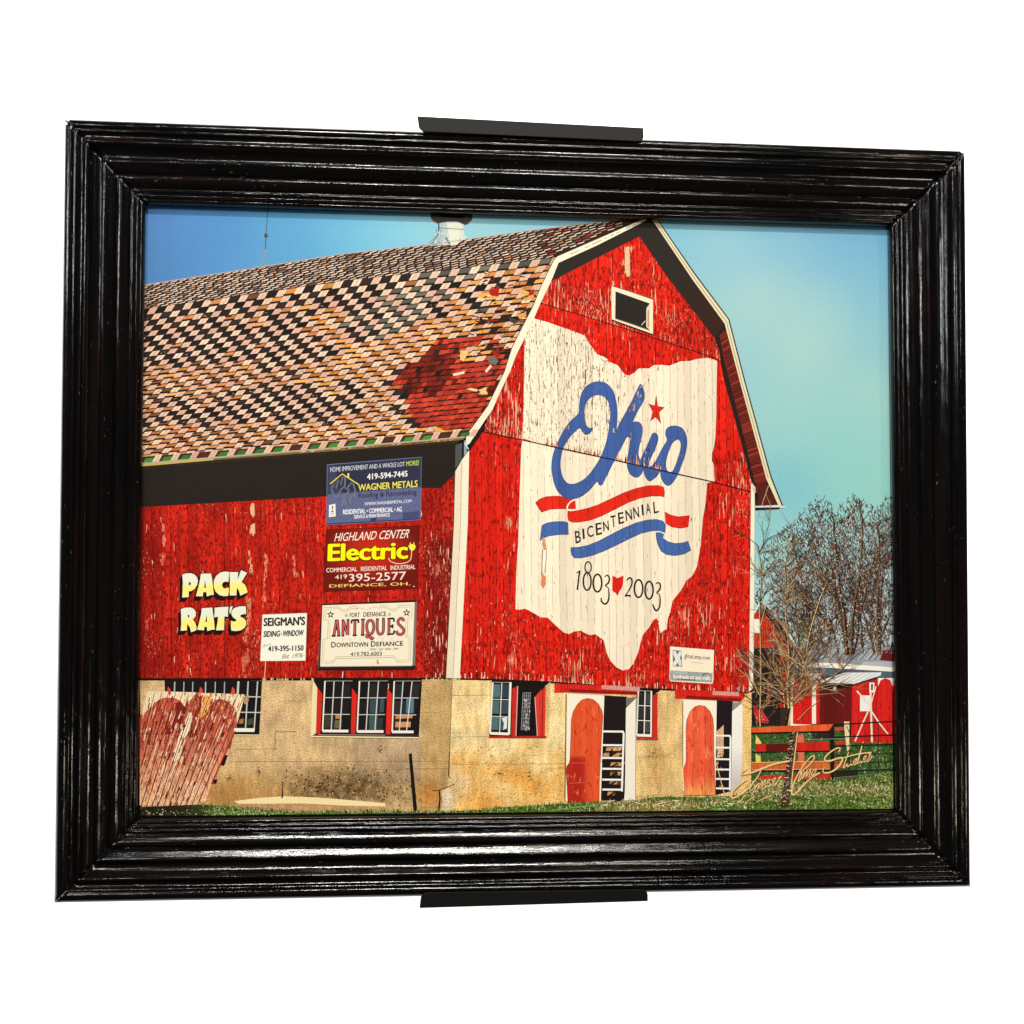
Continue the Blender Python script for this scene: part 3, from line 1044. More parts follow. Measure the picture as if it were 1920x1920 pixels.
# corner boards
trim.poly([(866, 862), (879.5, 844), (877, 980), (862, 1271.5), (836, 1271.5), (851, 980), (853.5, 884)], lambda x, y: (236, 222, 192) if x < 849 + (1271 - y) * 0.049 else (246, 236, 208), 12, 'plain', size=9)
trim.stroke([(865, 868), (863.5, 980), (849, 1271)], 1.0, (176, 158, 128), 13)
trim.stroke([(852.6, 884), (850.4, 980), (835.6, 1271)], 1.4, (60, 30, 24), 13)
trim.poly(F6((1182, 780), (1245, 760), (1245, 900), (1178, 1010)), (76, 82, 82), 12, 'grit')
trim.poly(F6((1245, 745), (1262, 740), (1262, 890), (1243, 905)), (24, 22, 24), 13)
trim.poly(F6((1264, 740), (1280, 735), (1290, 850), (1262, 885)), (150, 164, 172), 13)
trim.line(*F6((1268, 760), (1305, 820)), 2.4, (210, 214, 214), 14)
trim.poly([(1408, 905), (1414.6, 924), (1414, 1010), (1412, 1290), (1404, 1297), (1407, 1020)], (244, 234, 210), 12, 'plain')
trim.poly([(1409, 904), (1416, 914), (1417, 924), (1411, 922)], (220, 206, 180), 12)
trim.build(canvas)

# ---- gable window
gw = Ink('printed_gable_window', 'printed small black opening framed in cream high in the gable')
gw.poly(C3((945, 735), (1335, 870), (1335, 1195), (945, 1055)), (240, 226, 194), 6)
gw.poly(C3((980, 790), (1305, 905), (1303, 1155), (977, 1045)), (40, 35, 32), 7, 'grit')
gw.poly(C3((1272, 950), (1305, 905), (1303, 1155), (1270, 1125)), (222, 206, 172), 8)
gw.poly(C3((1285, 975), (1296, 965), (1296, 1130), (1284, 1120)), (170, 150, 116), 9)
gw.stroke(C3((948, 738), (1150, 800), (1335, 862)), 1.2, (110, 90, 70), 9)
gw.stroke(C3((977, 1048), (1150, 1105), (1303, 1160)), 1.2, (150, 120, 90), 9)
gw.stroke(C3((945, 1060), (1150, 1135), (1335, 1200)), 2.6, (40, 14, 12), 5)
gw.line(*C3((1225, 1110), (1262, 1070)), 1.4, (226, 216, 200), 10)
gw.build(canvas)

# ---- the white state map on the gable
mapi = Ink('printed_state_map', 'printed cream state outline painted across the gable boards')
MAPTOP = C3((205, 1045), (330, 1080), (560, 1160), (690, 1210), (735, 1290), (780, 1350), (810, 1390), (860, 1405), (905, 1450), (1000, 1490), (1045, 1550), (1070, 1580), (1110, 1588), (1160, 1560), (1190, 1530),
            (1210, 1518), (1300, 1520), (1340, 1490), (1420, 1486), (1490, 1495), (1540, 1475), (1600, 1452), (1680, 1450), (1760, 1430), (1850, 1420), (1920, 1440)) + [(1344.5, 677)] + \
    H8((222, 0), (216, 400), (208, 600), (195, 700), (175, 760), (175, 830), (190, 860), (195, 900), (200, 1010))
MAPLOW = [(1339.6, 902)] + H8((130, 1040), (112, 1250), (90, 1370), (70, 1617)) + \
    K3((1790, 150), (1750, 370), (1710, 450), (1650, 500), (1600, 590), (1520, 690), (1500, 790), (1475, 860), (1465, 960), (1440, 965), (1410, 995), (1395, 960), (1390, 890), (1370, 855), (1340, 870), (1300, 940),
       (1240, 1010), (1215, 1090), (1195, 1180), (1150, 1280), (1110, 1335), (1050, 1350), (990, 1320), (930, 1255), (895, 1180), (870, 1065), (790, 1005), (740, 1015), (690, 995), (650, 972), (590, 980), (540, 1005),
       (490, 990), (390, 900), (340, 850), (270, 845), (160, 780), (120, 765), (60, 775), (32, 770), (40, 420), (60, 100)) + [(973, 967), (977, 840.5), (979.5, 824.5)]
MAPLEFT = [(980.8, 821.7), (982.8, 690), (983.8, 636), (985, 631)]


def map_col(x, y):
    line = 822 + (x - 962) * .2216
    wear = .5
    if y < line:
        wear = .58 if x > 1150 else .76
        if x > 1240:
            wear = .44
    else:
        wear = .40
    return (250, 234, 206, wear)


mapi.poly(MAPTOP + list(reversed(MAPLOW[:1])) + [(1339, 903.5), (1150, 861), (1000, 828.5)] + MAPLEFT, map_col, 5, 'cream', size=14)
mapi.poly(MAPLOW + [(1000, 829), (1150, 861.5)], map_col, 5, 'cream', size=14)
mapi.stroke([(980, 825), (1000, 829.5), (1075, 846), (1150, 862), (1250, 884.5), (1339, 904)], [2.2, 1.6, 2.4, 1.6, 2.2, 1.8], (46, 34, 30), 12)
# bare patches where the white flaked off above the joint
for _ in range(70):
    x = random.choice([random.uniform(1020, 1048), random.uniform(1064, 1126), random.uniform(1155, 1200), random.uniform(1205, 1240)])
    yb = 822 + (x - 962) * .2216 - 1.5
    h = random.uniform(4, 22) * random.uniform(.4, 1)
    mapi.stroke([(x, yb), (x + random.uniform(-1, 1), yb - h * .5), (x + random.uniform(-1, 1), yb - h)], [random.uniform(1.5, 3.4), random.uniform(1, 2), .4], random.choice([(226, 150, 96), (150, 70, 50), (206, 120, 96), (232, 176, 110), (70, 40, 30)]), 10, 'grit')
for _ in range(85):
    x = random.uniform(990, 1165)
    yt = 615 + max(0, x - 1060) * .75
    y = random.uniform(yt, 800)
    h = random.uniform(4, 22)
    mapi.line((x, y), (x + random.uniform(-.8, .8), y + h), random.uniform(.5, 1.3), random.choice([(70, 52, 44), (110, 86, 70), (140, 60, 50), (54, 42, 38)]), 6)
mapi.line(*C3((693, 1530), (697, 1617)), 2.0, (160, 44, 36), 6)
mapi.line((1097, 700), (1098, 720), 1.8, (160, 44, 36), 6)
# long flaked streak under the left ribbon
pk = K3((290, 80), (310, 110), (325, 180), (318, 240), (300, 200), (285, 150))
mapi.poly(pk, (226, 148, 96), 12, 'grit')
mapi.poly(K3((295, 215), (325, 200), (320, 330), (308, 420), (290, 420), (285, 330)), (252, 244, 224), 12)
mapi.stroke(K3((325, 190), (322, 300), (310, 420)), .9, (70, 50, 40), 13)
mapi.stroke(K3((290, 200), (284, 320), (280, 440)), 1.2, (120, 72, 50), 13)
mapi.poly(K3((275, 420), (295, 440), (318, 460), (322, 520), (295, 575), (270, 530), (280, 480)), (222, 140, 88), 12, 'grit')
mapi.poly(C3((835, 1420), (870, 1410), (910, 1440), (880, 1455)), (250, 240, 214), 7)
mapi.stroke(C3((838, 1425), (870, 1452), (908, 1445)), .8, (90, 70, 56), 8)
mapi.build(canvas)

# ---- lettering on the map
script = Ink('printed_script_lettering', 'printed blue brush script word on the state map')
OH = U5((480, 470), (488, 380), (500, 290), (530, 210), (580, 150), (640, 113), (710, 99), (780, 108), (840, 145), (890, 210), (920, 300), (938, 400), (943, 520), (935, 640), (931, 690),
        (960, 620), (1010, 530), (1060, 440), (1120, 330), (1165, 230), (1198, 160), (1220, 128), (1245, 165), (1265, 230), (1267, 300), (1240, 360), (1195, 440), (1150, 530), (1130, 582),
        (1180, 580), (1220, 600), (1242, 650), (1243, 720), (1225, 800), (1205, 880), (1195, 950), (1200, 1000), (1222, 1040),
        (1240, 990), (1290, 890), (1335, 790), (1362, 725), (1395, 715), (1425, 740), (1432, 790), (1415, 860), (1380, 940), (1340, 1030), (1328, 1085), (1345, 1118),
        (1400, 1060), (1450, 960), (1500, 870), (1540, 800), (1522, 740), (1525, 690), (1545, 655), (1590, 633), (1650, 632), (1710, 652), (1750, 700), (1776, 780), (1777, 870), (1752, 990), (1710, 1110), (1660, 1230),
        (1600, 1320), (1560, 1345), (1530, 1340), (1490, 1300), (1465, 1240), (1456, 1180), (1420, 1230), (1375, 1270), (1335, 1293), (1300, 1270), (1270, 1220), (1256, 1158), (1230, 1210), (1190, 1245), (1150, 1245), (1100, 1210),
        (1070, 1150), (1058, 1080), (1065, 1010), (1085, 900), (1094, 800), (1080, 762), (1055, 768), (1030, 810), (990, 890), (950, 965), (900, 1060), (850, 1160), (800, 1260), (765, 1330), (740, 1342), (718, 1330), (700, 1298),
        (620, 1390), (550, 1450), (480, 1490), (400, 1508), (320, 1490), (250, 1440), (200, 1360), (170, 1250), (156, 1130), (165, 1010), (200, 890), (260, 760), (310, 670), (380, 575), (440, 522))
OHOLE = U5((490, 655), (520, 690), (550, 728), (580, 733), (615, 715), (640, 680), (648, 652), (610, 660), (580, 640), (558, 590), (548, 500), (550, 420), (570, 350), (610, 300), (660, 268), (720, 258), (780, 275), (825, 320), (850, 390), (861, 480),
           (850, 600), (830, 740), (800, 860), (745, 1000), (680, 1110), (600, 1220), (500, 1300), (400, 1330), (330, 1310), (285, 1240), (260, 1130), (262, 1040), (280, 940), (320, 840), (390, 745), (440, 695))
OHOLE2 = U5((1660, 793), (1690, 803), (1706, 850), (1697, 930), (1668, 1030), (1630, 1130), (1600, 1180), (1560, 1182), (1532, 1150), (1525, 1080), (1540, 1000), (1565, 920), (1605, 835))
oc, oh1, oh2 = catmull(OH, True, 3), catmull(OHOLE, True, 3), catmull(OHOLE2, True, 4)
script.poly(oc, (66, 96, 160), 8, 'blue', holes=[oh1, oh2])
for loop in (oc, oh1, oh2):
    script.stroke(loop + [loop[0]], .8, (50, 62, 104), 9)
script.stroke(U5((902, 660), (895, 690), (908, 712)), 1.6, (226, 220, 206), 10)
for _ in range(34):
    x, y = random.choice([(random.uniform(1060, 1072), random.uniform(795, 830)), (random.uniform(1195, 1203), random.uniform(722, 742)), (random.uniform(1180, 1190), random.uniform(755, 770)),
                          (random.uniform(1180, 1188), random.uniform(800, 870)), (random.uniform(1205, 1218), random.uniform(840, 868))])
    script.line((x, y), (x + random.uniform(-1, 1), y + random.uniform(3, 8)), random.uniform(.8, 2), random.choice([(224, 170, 140), (230, 190, 160), (60, 40, 50), (210, 140, 100)]), 11, 'grit')
script.stroke([(1040, 838), (1080, 847), (1150, 862.5), (1230, 880), (1290, 893.5)], 1.6, (36, 30, 40), 12)
script.build(canvas)

star = Ink('printed_star', 'printed small red star beside the script')
SP = U5((1409, 270), (1428, 395), (1507, 408), (1442, 470), (1467, 605), (1405, 525), (1340, 572), (1368, 460), (1318, 365), (1392, 388))
star.poly(SP, (216, 40, 34), 8, 'redpaint')
star.stroke(SP + [SP[0]], .7, (110, 20, 18), 9)
star.build(canvas)

rib = Ink('printed_ribbon', 'printed red, white and blue ribbon banner below the script')
RED = (228, 42, 26)
BLU = (70, 102, 166)
for pts, c, m in (
        (V6((80, 365), (130, 322), (200, 296), (330, 290), (390, 300), (430, 318), (470, 325), (512, 340), (522, 430), (430, 432), (340, 430), (240, 437), (145, 468), (105, 405)), RED, 'redpaint'),
        (V6((432, 455), (480, 455), (540, 448), (640, 428), (760, 387), (900, 322), (1040, 256), (1180, 206), (1300, 179), (1420, 175), (1475, 190), (1490, 245), (1486, 302), (1440, 292), (1340, 292), (1220, 316), (1100, 360), (960, 430), (800, 510), (680, 555), (560, 577), (480, 577), (440, 557), (431, 515)), RED, 'redpaint'),
        (V6((150, 612), (210, 582), (300, 569), (390, 569), (435, 580), (442, 712), (340, 712), (230, 727), (170, 748), (130, 782)), BLU, 'blue'),
        (V6((470, 852), (560, 848), (660, 826), (780, 776), (900, 712), (1040, 640), (1180, 582), (1300, 551), (1400, 545), (1470, 562), (1501, 605), (1496, 690), (1420, 669), (1340, 673), (1230, 700), (1100, 760), (960, 830), (820, 895), (700, 940), (580, 968), (505, 967), (475, 935), (465, 890)), BLU, 'blue'),
        (V6((1394, 690), (1440, 690), (1482, 710), (1470, 748), (1520, 786), (1600, 808), (1680, 802), (1745, 782), (1776, 884), (1700, 925), (1600, 942), (1510, 930), (1450, 892), (1415, 822), (1400, 760)), BLU, 'blue'),
        (V6((1492, 464), (1560, 500), (1640, 516), (1763, 502), (1746, 630), (1660, 643), (1570, 630), (1501, 590)), RED, 'redpaint')):
    rib.poly(pts, c, 7, m)
    rib.stroke(pts + [pts[0]], .6, tuple(v * .5 for v in c), 8)
rib.stroke(catmull(V6((525, 325), (470, 350), (432, 395), (428, 430), (460, 448), (530, 440))), 2.6, (250, 238, 210), 9)
rib.stroke(catmull(V6((1360, 680), (1430, 678), (1490, 700))), 1.6, (250, 238, 210), 9)
# letters of the ribbon
LET = [('B', 520, 578, 672, 800), ('I', 601, 618, 648, 757), ('C', 650, 716, 617, 738), ('E', 745, 806, 585, 712), ('N', 824, 884, 565, 670), ('T', 908, 962, 505, 628), ('E', 990, 1048, 470, 590),
       ('N', 1070, 1136, 440, 555), ('N', 1154, 1214, 410, 530), ('I', 1246, 1262, 385, 500), ('A', 1290, 1340, 372, 482), ('L', 1374, 1424, 355, 475)]
for ch, x0, x1, y0, y1 in LET:
    s = -0.28 * (x1 - x0)
    lean = -10
    q = V6((x0 + lean, y0 - s * .3), (x1 + lean, y0 + s * .3), (x1, y1 + s * .5), (x0, y1 - s * .5))
    rib.text(ch, q, (34, 34, 40), 10, weight=0.012)
rib.build(canvas)

yrs = Ink('printed_year_numerals', 'printed black year numerals under the ribbon')


def num(pts, w=2.0, closed=False):
    yrs.stroke(catmull(V6(*pts), closed, 8) if not closed else (lambda q: q + [q[0]])(catmull(V6(*pts), True, 8)), [v * 1.3 for v in w] if isinstance(w, list) else w * 1.3, (34, 30, 32), 8)


def ring(cx, cy, rx, ry, w=2.2):
    yrs.stroke([V6((cx + rx * math.cos(k * math.pi / 16), cy + ry * math.sin(k * math.pi / 16)))[0] for k in range(33)], w * 1.3, (34, 30, 32), 8)


num([(562, 1105), (550, 1210), (538, 1315)], [2.6, 2.2, 2.6])
num([(525, 1130), (545, 1120), (562, 1105)], 1.2)
ring(655, 1068, 34, 60, 1.9)
ring(645, 1222, 42, 96, 2.3)
ring(757, 1240, 47, 96, 2.5)
num([(835, 1172), (865, 1155), (886, 1185), (878, 1235), (845, 1268), (872, 1290), (882, 1350), (878, 1420), (855, 1462), (825, 1465), (800, 1435), (798, 1400)], [1.2, 2.2, 2.4, 1.2, 2.2, 2.4, 2.4, 1.6])
num([(1075, 1215), (1098, 1185), (1128, 1195), (1132, 1250), (1100, 1320), (1060, 1380), (1090, 1375), (1122, 1386)], [1.2, 2.2, 2.4, 2.0, 1.4, 2.4, 2.2])
ring(1205, 1300, 46, 96, 2.5)
ring(1320, 1318, 44, 96, 2.5)
num([(1392, 1250), (1420, 1235), (1442, 1260), (1436, 1310), (1405, 1345), (1432, 1365), (1440, 1420), (1436, 1490), (1412, 1536), (1388, 1535), (1370, 1500), (1358, 1470)], [1.2, 2.2, 2.4, 1.2, 2.2, 2.4, 2.4, 1.6])
yrs.poly(V6((920, 1160), (950, 1172), (975, 1187), (1005, 1172), (1042, 1160), (1036, 1250), (1020, 1300), (996, 1330), (988, 1355), (972, 1380), (958, 1350), (938, 1340), (918, 1322)), (222, 34, 26), 8, 'redpaint')
yrs.build(canvas)

# ---- small web-address board on the gable
wb = Ink('printed_craft_sign', 'printed white and grey sign on the lower right of the gable')
wb.poly(W7((262, 352), (1580, 460), (1548, 1440), (1520, 1472), (300, 1400), (250, 1370), (240, 1300)), (250, 236, 208), 6)
wb.poly(W7((255, 1070), (1538, 1150), (1512, 1432), (310, 1375), (262, 1340)), (158, 164, 162), 7, 'grit')
wb.poly(W7((340, 1090), (800, 1120), (760, 1200), (360, 1180)), (176, 182, 180), 8)
wb.poly(W7((400, 1300), (820, 1335), (1040, 1350), (1000, 1375), (620, 1350), (420, 1330)), (62, 60, 60), 8)
wb.poly(W7((1210, 1260), (1260, 1170), (1380, 1140), (1440, 1150), (1300, 1190)), (90, 92, 92), 8)
wb.poly(W7((340, 460), (600, 480), (625, 965), (345, 945)), (112, 112, 122), 7)
wb.poly(W7((345, 490), (420, 480), (480, 600), (540, 490), (590, 500), (600, 600), (545, 700), (605, 800), (610, 940), (540, 950), (480, 830), (425, 940), (350, 930), (350, 840), (420, 740), (360, 620)), (226, 232, 228), 8)
wb.poly(W7((520, 780), (600, 800), (608, 930), (550, 930)), (238, 206, 204), 9)
wb.text('glout.etsy.com', W7((690, 560), (1465, 640), (1455, 790), (690, 740)), (84, 78, 88), 8, weight=.012)
wb.line(*W7((850, 820), (1260, 860)), 1.1, (206, 190, 160), 8)
wb.text('handmade art and crafts', W7((355, 1180), (1475, 1235), (1465, 1370), (360, 1310)), (250, 244, 226), 9, weight=.03)
wb.build(canvas)

# ---- long side wall
side = Ink('printed_side_siding', 'printed dark red side boards under a black eave shadow')
SIDE = [(262, 951), (640, 928.5), (790, 914.6), (826, 914.6), (851, 890), (852, 900), (851, 980), (836, 1271), (700, 1271), (597, 1272), (262, 1273)]


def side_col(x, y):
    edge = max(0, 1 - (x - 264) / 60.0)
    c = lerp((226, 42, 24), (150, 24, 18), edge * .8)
    streak = .5 + .05 * fbm(x * 2, y * .3, 3)
    if x > 795:
        c = lerp(c, (168, 30, 24), min(1, (x - 795) / 20))
        streak = .66
    if y < 1010:
        c = lerp(c, (240, 46, 24), .6 * (1 - edge))
    if y > 1195:
        streak += .06
    return c + (streak,)


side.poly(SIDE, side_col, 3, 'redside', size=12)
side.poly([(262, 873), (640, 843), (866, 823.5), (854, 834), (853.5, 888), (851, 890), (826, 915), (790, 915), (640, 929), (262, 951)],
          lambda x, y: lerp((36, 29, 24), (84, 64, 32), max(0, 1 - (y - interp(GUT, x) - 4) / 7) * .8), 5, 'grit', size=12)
for pts in (((1070, 1330), (1095, 1335), (1100, 1440), (1085, 1470), (1060, 1430), (1055, 1370)), ((1060, 1540), (1100, 1520), (1105, 1617), (1050, 1617))):
    side.poly(E5(*pts), (236, 176, 136), 4, 'grit')
for pts, c in ((((1040, 240), (1062, 280), (1075, 400), (1090, 500), (1060, 490), (1040, 400)), (238, 170, 124)), (((1190, 290), (1225, 280), (1220, 400), (1205, 600), (1180, 600), (1190, 430)), (226, 128, 96)),
               (((1050, 40), (1090, 20), (1105, 80), (1080, 120)), (240, 190, 150)), (((200, 290), (250, 280), (255, 380), (210, 400)), (222, 104, 84)), (((1450, 320), (1475, 300), (1490, 440), (1530, 510), (1470, 500)), (226, 120, 92)),
               (((1020, 700), (1070, 720), (1060, 900), (1020, 1160), (985, 1100), (1020, 900)), (224, 136, 96)), (((980, 1240), (1040, 1200), (1050, 1300), (990, 1420), (970, 1330)), (214, 112, 84)),
               (((1170, 620), (1205, 640), (1200, 760), (1165, 740)), (222, 120, 90)), (((220, 0), (248, 10), (250, 210), (230, 210)), (222, 130, 110)), (((50, 930), (100, 900), (100, 1010), (60, 1020)), (214, 80, 66))):
    pp = I1(*pts)
    xs, ys = [p[0] for p in pp], [p[1] for p in pp]
    for _ in range(int((max(xs) - min(xs)) * (max(ys) - min(ys)) / 9)):
        x, y = random.uniform(min(xs), max(xs)), random.uniform(min(ys), max(ys))
        if inside((x, y), pp):
            side.stroke([(x, y - 2), (x + random.uniform(-.8, .8), y + random.uniform(1, 6))], random.uniform(.7, 2.2), jit(c, .12), 4, 'grit')
for _ in range(230):
    x = random.uniform(272, 840)
    y = random.uniform(950, 1262)
    c = random.choice([(238, 150, 120), (230, 110, 80), (120, 14, 10), (250, 200, 170), (96, 10, 8), (240, 60, 36)])
    side.stroke([(x, y), (x + random.uniform(-1.2, 1.2), y + random.uniform(2, 8)), (x + random.uniform(-1, 1), y + random.uniform(8, 16))], [.4, random.uniform(.9, 2.0), .4], c, 4, 'grit')
for _ in range(110):
    x = random.choice([random.uniform(796, 838), random.uniform(800, 850)])
    y = random.uniform(1010, 1262)
    side.stroke([(x, y), (x + random.uniform(-1, 1), y + random.uniform(4, 10)), (x + random.uniform(-.6, .6), y + random.uniform(10, 24))], [.5, random.uniform(1, 2.6), .5], random.choice([(238, 190, 160), (90, 14, 14), (60, 14, 14), (230, 120, 90), (110, 20, 20)]), 4, 'grit')
for x in (320, 375, 420, 497, 524, 700, 612, 757):
    side.line((x, 1040 + random.uniform(-90, 90)), (x + 1, 1268), .9, (80, 10, 8), 4)
side.line((498, 1240), (495, 1290), 1.4, (232, 200, 160), 6)
side.line((646, 1259), (645, 1271), 2.0, (36, 16, 14), 6)
side.line((643, 1259), (642, 1271), 1.6, (248, 226, 200), 6)
side.line((735, 1261), (735, 1271), 1.0, (248, 226, 200), 6)
side.line((262, 1273.5), (600, 1273.5), 4.2, (26, 16, 14), 6)
side.line((588, 1272), (862, 1272.5), 2.6, (30, 16, 14), 6)
side.build(canvas)

# ---- PACK RATS painted letters
pr = Ink('printed_cartoon_lettering', 'printed pale yellow letters with thick black outline on the side wall')
LETTERS = [
    ([(245, 305), (330, 282), (430, 280), (510, 310), (560, 370), (578, 440), (560, 530), (510, 610), (440, 655), (385, 665), (380, 785), (245, 795), (252, 640), (258, 470)], [[(385, 470), (415, 470), (430, 500), (415, 530), (385, 540)]]),
    ([(640, 290), (855, 285), (880, 420), (895, 560), (915, 735), (840, 745), (765, 770), (755, 680), (690, 680), (680, 770), (535, 765), (580, 600), (620, 430)], [[(728, 430), (748, 590), (710, 585)]]),
    ([(1232, 250), (1235, 340), (1220, 470), (1170, 455), (1110, 475), (1085, 530), (1110, 590), (1150, 605), (1225, 580), (1235, 650), (1215, 760), (1120, 765), (1030, 740), (950, 670), (910, 560), (915, 440), (960, 340), (1050, 265), (1140, 245)], []),
    ([(1245, 255), (1430, 255), (1415, 420), (1450, 330), (1490, 215), (1620, 270), (1570, 350), (1500, 470), (1570, 520), (1610, 600), (1630, 685), (1560, 715), (1475, 755), (1450, 660), (1405, 580), (1390, 750), (1250, 750), (1252, 600), (1255, 430)], []),
    ([(215, 1040), (300, 1010), (420, 1005), (490, 1035), (535, 1100), (530, 1190), (470, 1260), (520, 1330), (550, 1420), (540, 1490), (430, 1530), (410, 1430), (350, 1350), (345, 1490), (210, 1500), (225, 1350), (222, 1180)], [[(365, 1155), (395, 1165), (395, 1200), (365, 1225)]]),
    ([(660, 1020), (880, 1005), (900, 1150), (920, 1300), (935, 1470), (860, 1480), (775, 1505), (765, 1415), (715, 1415), (705, 1490), (560, 1475), (600, 1330), (640, 1170)], [[(760, 1160), (772, 1310), (735, 1310)]]),
    ([(930, 1010), (1080, 995), (1225, 990), (1215, 1100), (1215, 1200), (1140, 1195), (1135, 1300), (1130, 1485), (960, 1490), (990, 1330), (1005, 1200), (920, 1215), (930, 1120)], []),
    ([(1260, 985), (1315, 975), (1290, 1060), (1255, 1150), (1242, 1090)], []),
    ([(1590, 980), (1600, 1140), (1530, 1150), (1480, 1165), (1475, 1200), (1540, 1230), (1595, 1290), (1600, 1370), (1560, 1440), (1480, 1490), (1380, 1505), (1285, 1495), (1275, 1400), (1278, 1285), (1340, 1305), (1395, 1285), (1390, 1265), (1320, 1215), (1285, 1150), (1290, 1080), (1340, 1020), (1440, 985), (1520, 978)], []),
]
for outer, holes in LETTERS:
    P = T4(*outer)
    H = [T4(*h) for h in holes]
    top = min(p[1] for p in P)
    bot = max(p[1] for p in P)
    for k in range(7):
        pr.poly([(x - .85 * k, y + 1.4 * k) for x, y in P], (26, 18, 16), 6, 'crisp')
    pr.stroke(P + [P[0], P[1]], 3.4, (26, 18, 16), 7, 'crisp')
    pr.poly(P, lambda x, y, a=top, b=bot: lerp((236, 238, 216), (255, 240, 128), max(0, min(1, ((y - a) / (b - a) - .35) * 4))) if (y - a) / (b - a) < .85 else (250, 238, 170), 8, 'crisp', holes=H, size=5)
    for h in H:
        pr.poly(h, (26, 18, 16), 8, 'crisp')
pr.build(canvas)


# ---- advertising boards on the side wall
def board_text(mo, fr, rows):
    for body, q, c, wgt, sh, extra in rows:
        mo.text(body, fr(*q), c, 10, weight=wgt, shear=sh, **extra)


bl = Ink('printed_roofing_sign', 'printed slate blue roofing sign, highest on the side wall')
bl.poly(R2((97, 152), (1355, 50), (1338, 885), (84, 955)), lambda x, y: (62, 64, 92) if y < 928 - (x - 612) * .086 else (96, 102, 140), 7, 'grit', size=5)
bl.poly(R2((200, 160), (1330, 70), (1325, 440), (260, 520)), (50, 50, 70), 8, 'plain')
bl.poly(R2((1100, 790), (1330, 770), (1325, 870), (1110, 885)), (72, 76, 118), 8, 'plain')
bl.poly(R2((670, 870), (760, 850), (740, 905), (680, 905)), (60, 62, 100), 8, 'plain')
bl.stroke(R2((97, 152), (1355, 50), (1338, 885), (84, 955), (97, 152)), 1.0, (120, 128, 176), 9)
bl.poly(R2((84, 935), (1338, 868), (1338, 885), (84, 957)), (58, 60, 96), 8)
board_text(bl, R2, [
    ('HOME IMPROVEMENT AND A WHOLE LOT', ((135, 188), (1130, 112), (1128, 172), (135, 250)), (196, 204, 214), .022, 0, {}),
    ('MORE!', ((1150, 108), (1318, 92), (1314, 158), (1150, 170)), (176, 214, 84), .025, 0, {}),
    ('419-594-7445', ((628, 275), (1165, 232), (1165, 308), (628, 352)), (244, 244, 240), .028, 0, {}),
    ('WAGNER METALS', ((510, 415), (1300, 358), (1300, 448), (510, 500)), (240, 228, 92), .022, 0, {}),
    ('Roofing & Remodeling', ((515, 530), (1285, 480), (1285, 570), (515, 618)), (44, 44, 66), .004, 0, {}),
    ('WWW.WAGNERMETAL.COM', ((595, 655), (1218, 615), (1218, 655), (595, 698)), (226, 230, 240), .022, 0, {}),
    ('RESIDENTIAL \u2022 COMMERCIAL \u2022 AG', ((308, 752), (1090, 715), (1090, 775), (308, 815)), (246, 246, 246), .03, 0, {}),
    ('SERVICE & MAINTENANCE', ((455, 825), (930, 795), (930, 842), (455, 872)), (240, 240, 244), .03, 0, {})])
bl.stroke(R2((135, 408), (295, 275), (520, 420)), 2.0, (238, 226, 90), 10)
bl.poly(R2((365, 270), (388, 262), (388, 330), (365, 315)), (238, 226, 90), 10)
for w in (R2((150, 470), (195, 405), (210, 470), (250, 350), (275, 430), (300, 320), (335, 310), (330, 440), (290, 470), (225, 585), (195, 590), (160, 500), (150, 470)),
          R2((310, 440), (350, 480), (420, 390), (440, 400), (470, 500), (445, 590), (420, 560), (380, 690), (370, 600), (350, 620), (345, 700), (300, 710), (320, 560), (345, 540), (365, 560), (385, 470))):
    bl.stroke(w, 2.2, (160, 164, 184), 10)
    bl.stroke(w, 1.0, (52, 52, 78), 11)
bl.poly(R2((120, 690), (205, 672), (210, 840), (118, 852)), (240, 238, 226), 10)
bl.stroke(R2((165, 700), (172, 720), (160, 735), (168, 745)), 2.0, (50, 46, 46), 11)
bl.line(*R2((145, 775), (182, 770)), 2.2, (90, 90, 100), 11)
bl.line(*R2((135, 800), (195, 795)), 1.2, (150, 150, 150), 11)
bl.line(*R2((140, 825), (190, 820)), 1.2, (190, 190, 186), 11)
bl.build(canvas)

rd = Ink('printed_electrician_sign', 'printed dark red electrician sign with a yellow word and plug')
rd.poly(R2((85, 1020), (1330, 965), (1300, 1800), (45, 1840)), lambda x, y: lerp((206, 44, 24), (112, 24, 14), min(1, math.hypot((x - 697) / 95, (y - 1036) / 62) ** 1.6)), 7, 'plain', size=8)
rd.stroke(R2((85, 1020), (1330, 965), (1300, 1800), (45, 1840), (85, 1020)), 1.0, (84, 14, 10), 9)
board_text(rd, R2, [
    ('HIGHLAND CENTER', ((195, 1065), (1195, 1012), (1175, 1128), (190, 1175)), (250, 236, 220), .006, .3, {}),
    ('Electric', ((120, 1215), (1160, 1180), (1160, 1400), (112, 1435)), (60, 20, 10), .04, 0, {'grow': .03}),
    ('COMMERCIAL', ((85, 1530), (495, 1515), (495, 1572), (85, 1588)), (248, 226, 206), .02, 0, {}),
    ('RESIDENTIAL', ((545, 1512), (892, 1498), (892, 1556), (545, 1570)), (248, 226, 206), .02, 0, {}),
    ('INDUSTRIAL', ((940, 1497), (1270, 1484), (1270, 1542), (940, 1556)), (248, 226, 206), .02, 0, {}),
    ('419', ((200, 1625), (360, 1612), (360, 1670), (200, 1680)), (250, 236, 196), .01, 0, {}),
    ('395-2577', ((385, 1610), (1145, 1575), (1145, 1685), (385, 1712)), (250, 232, 218), .006, 0, {}),
    ('DEFIANCE, OH.', ((125, 1750), (1205, 1715), (1205, 1765), (125, 1795)), (246, 216, 120), .012, 0, {})])
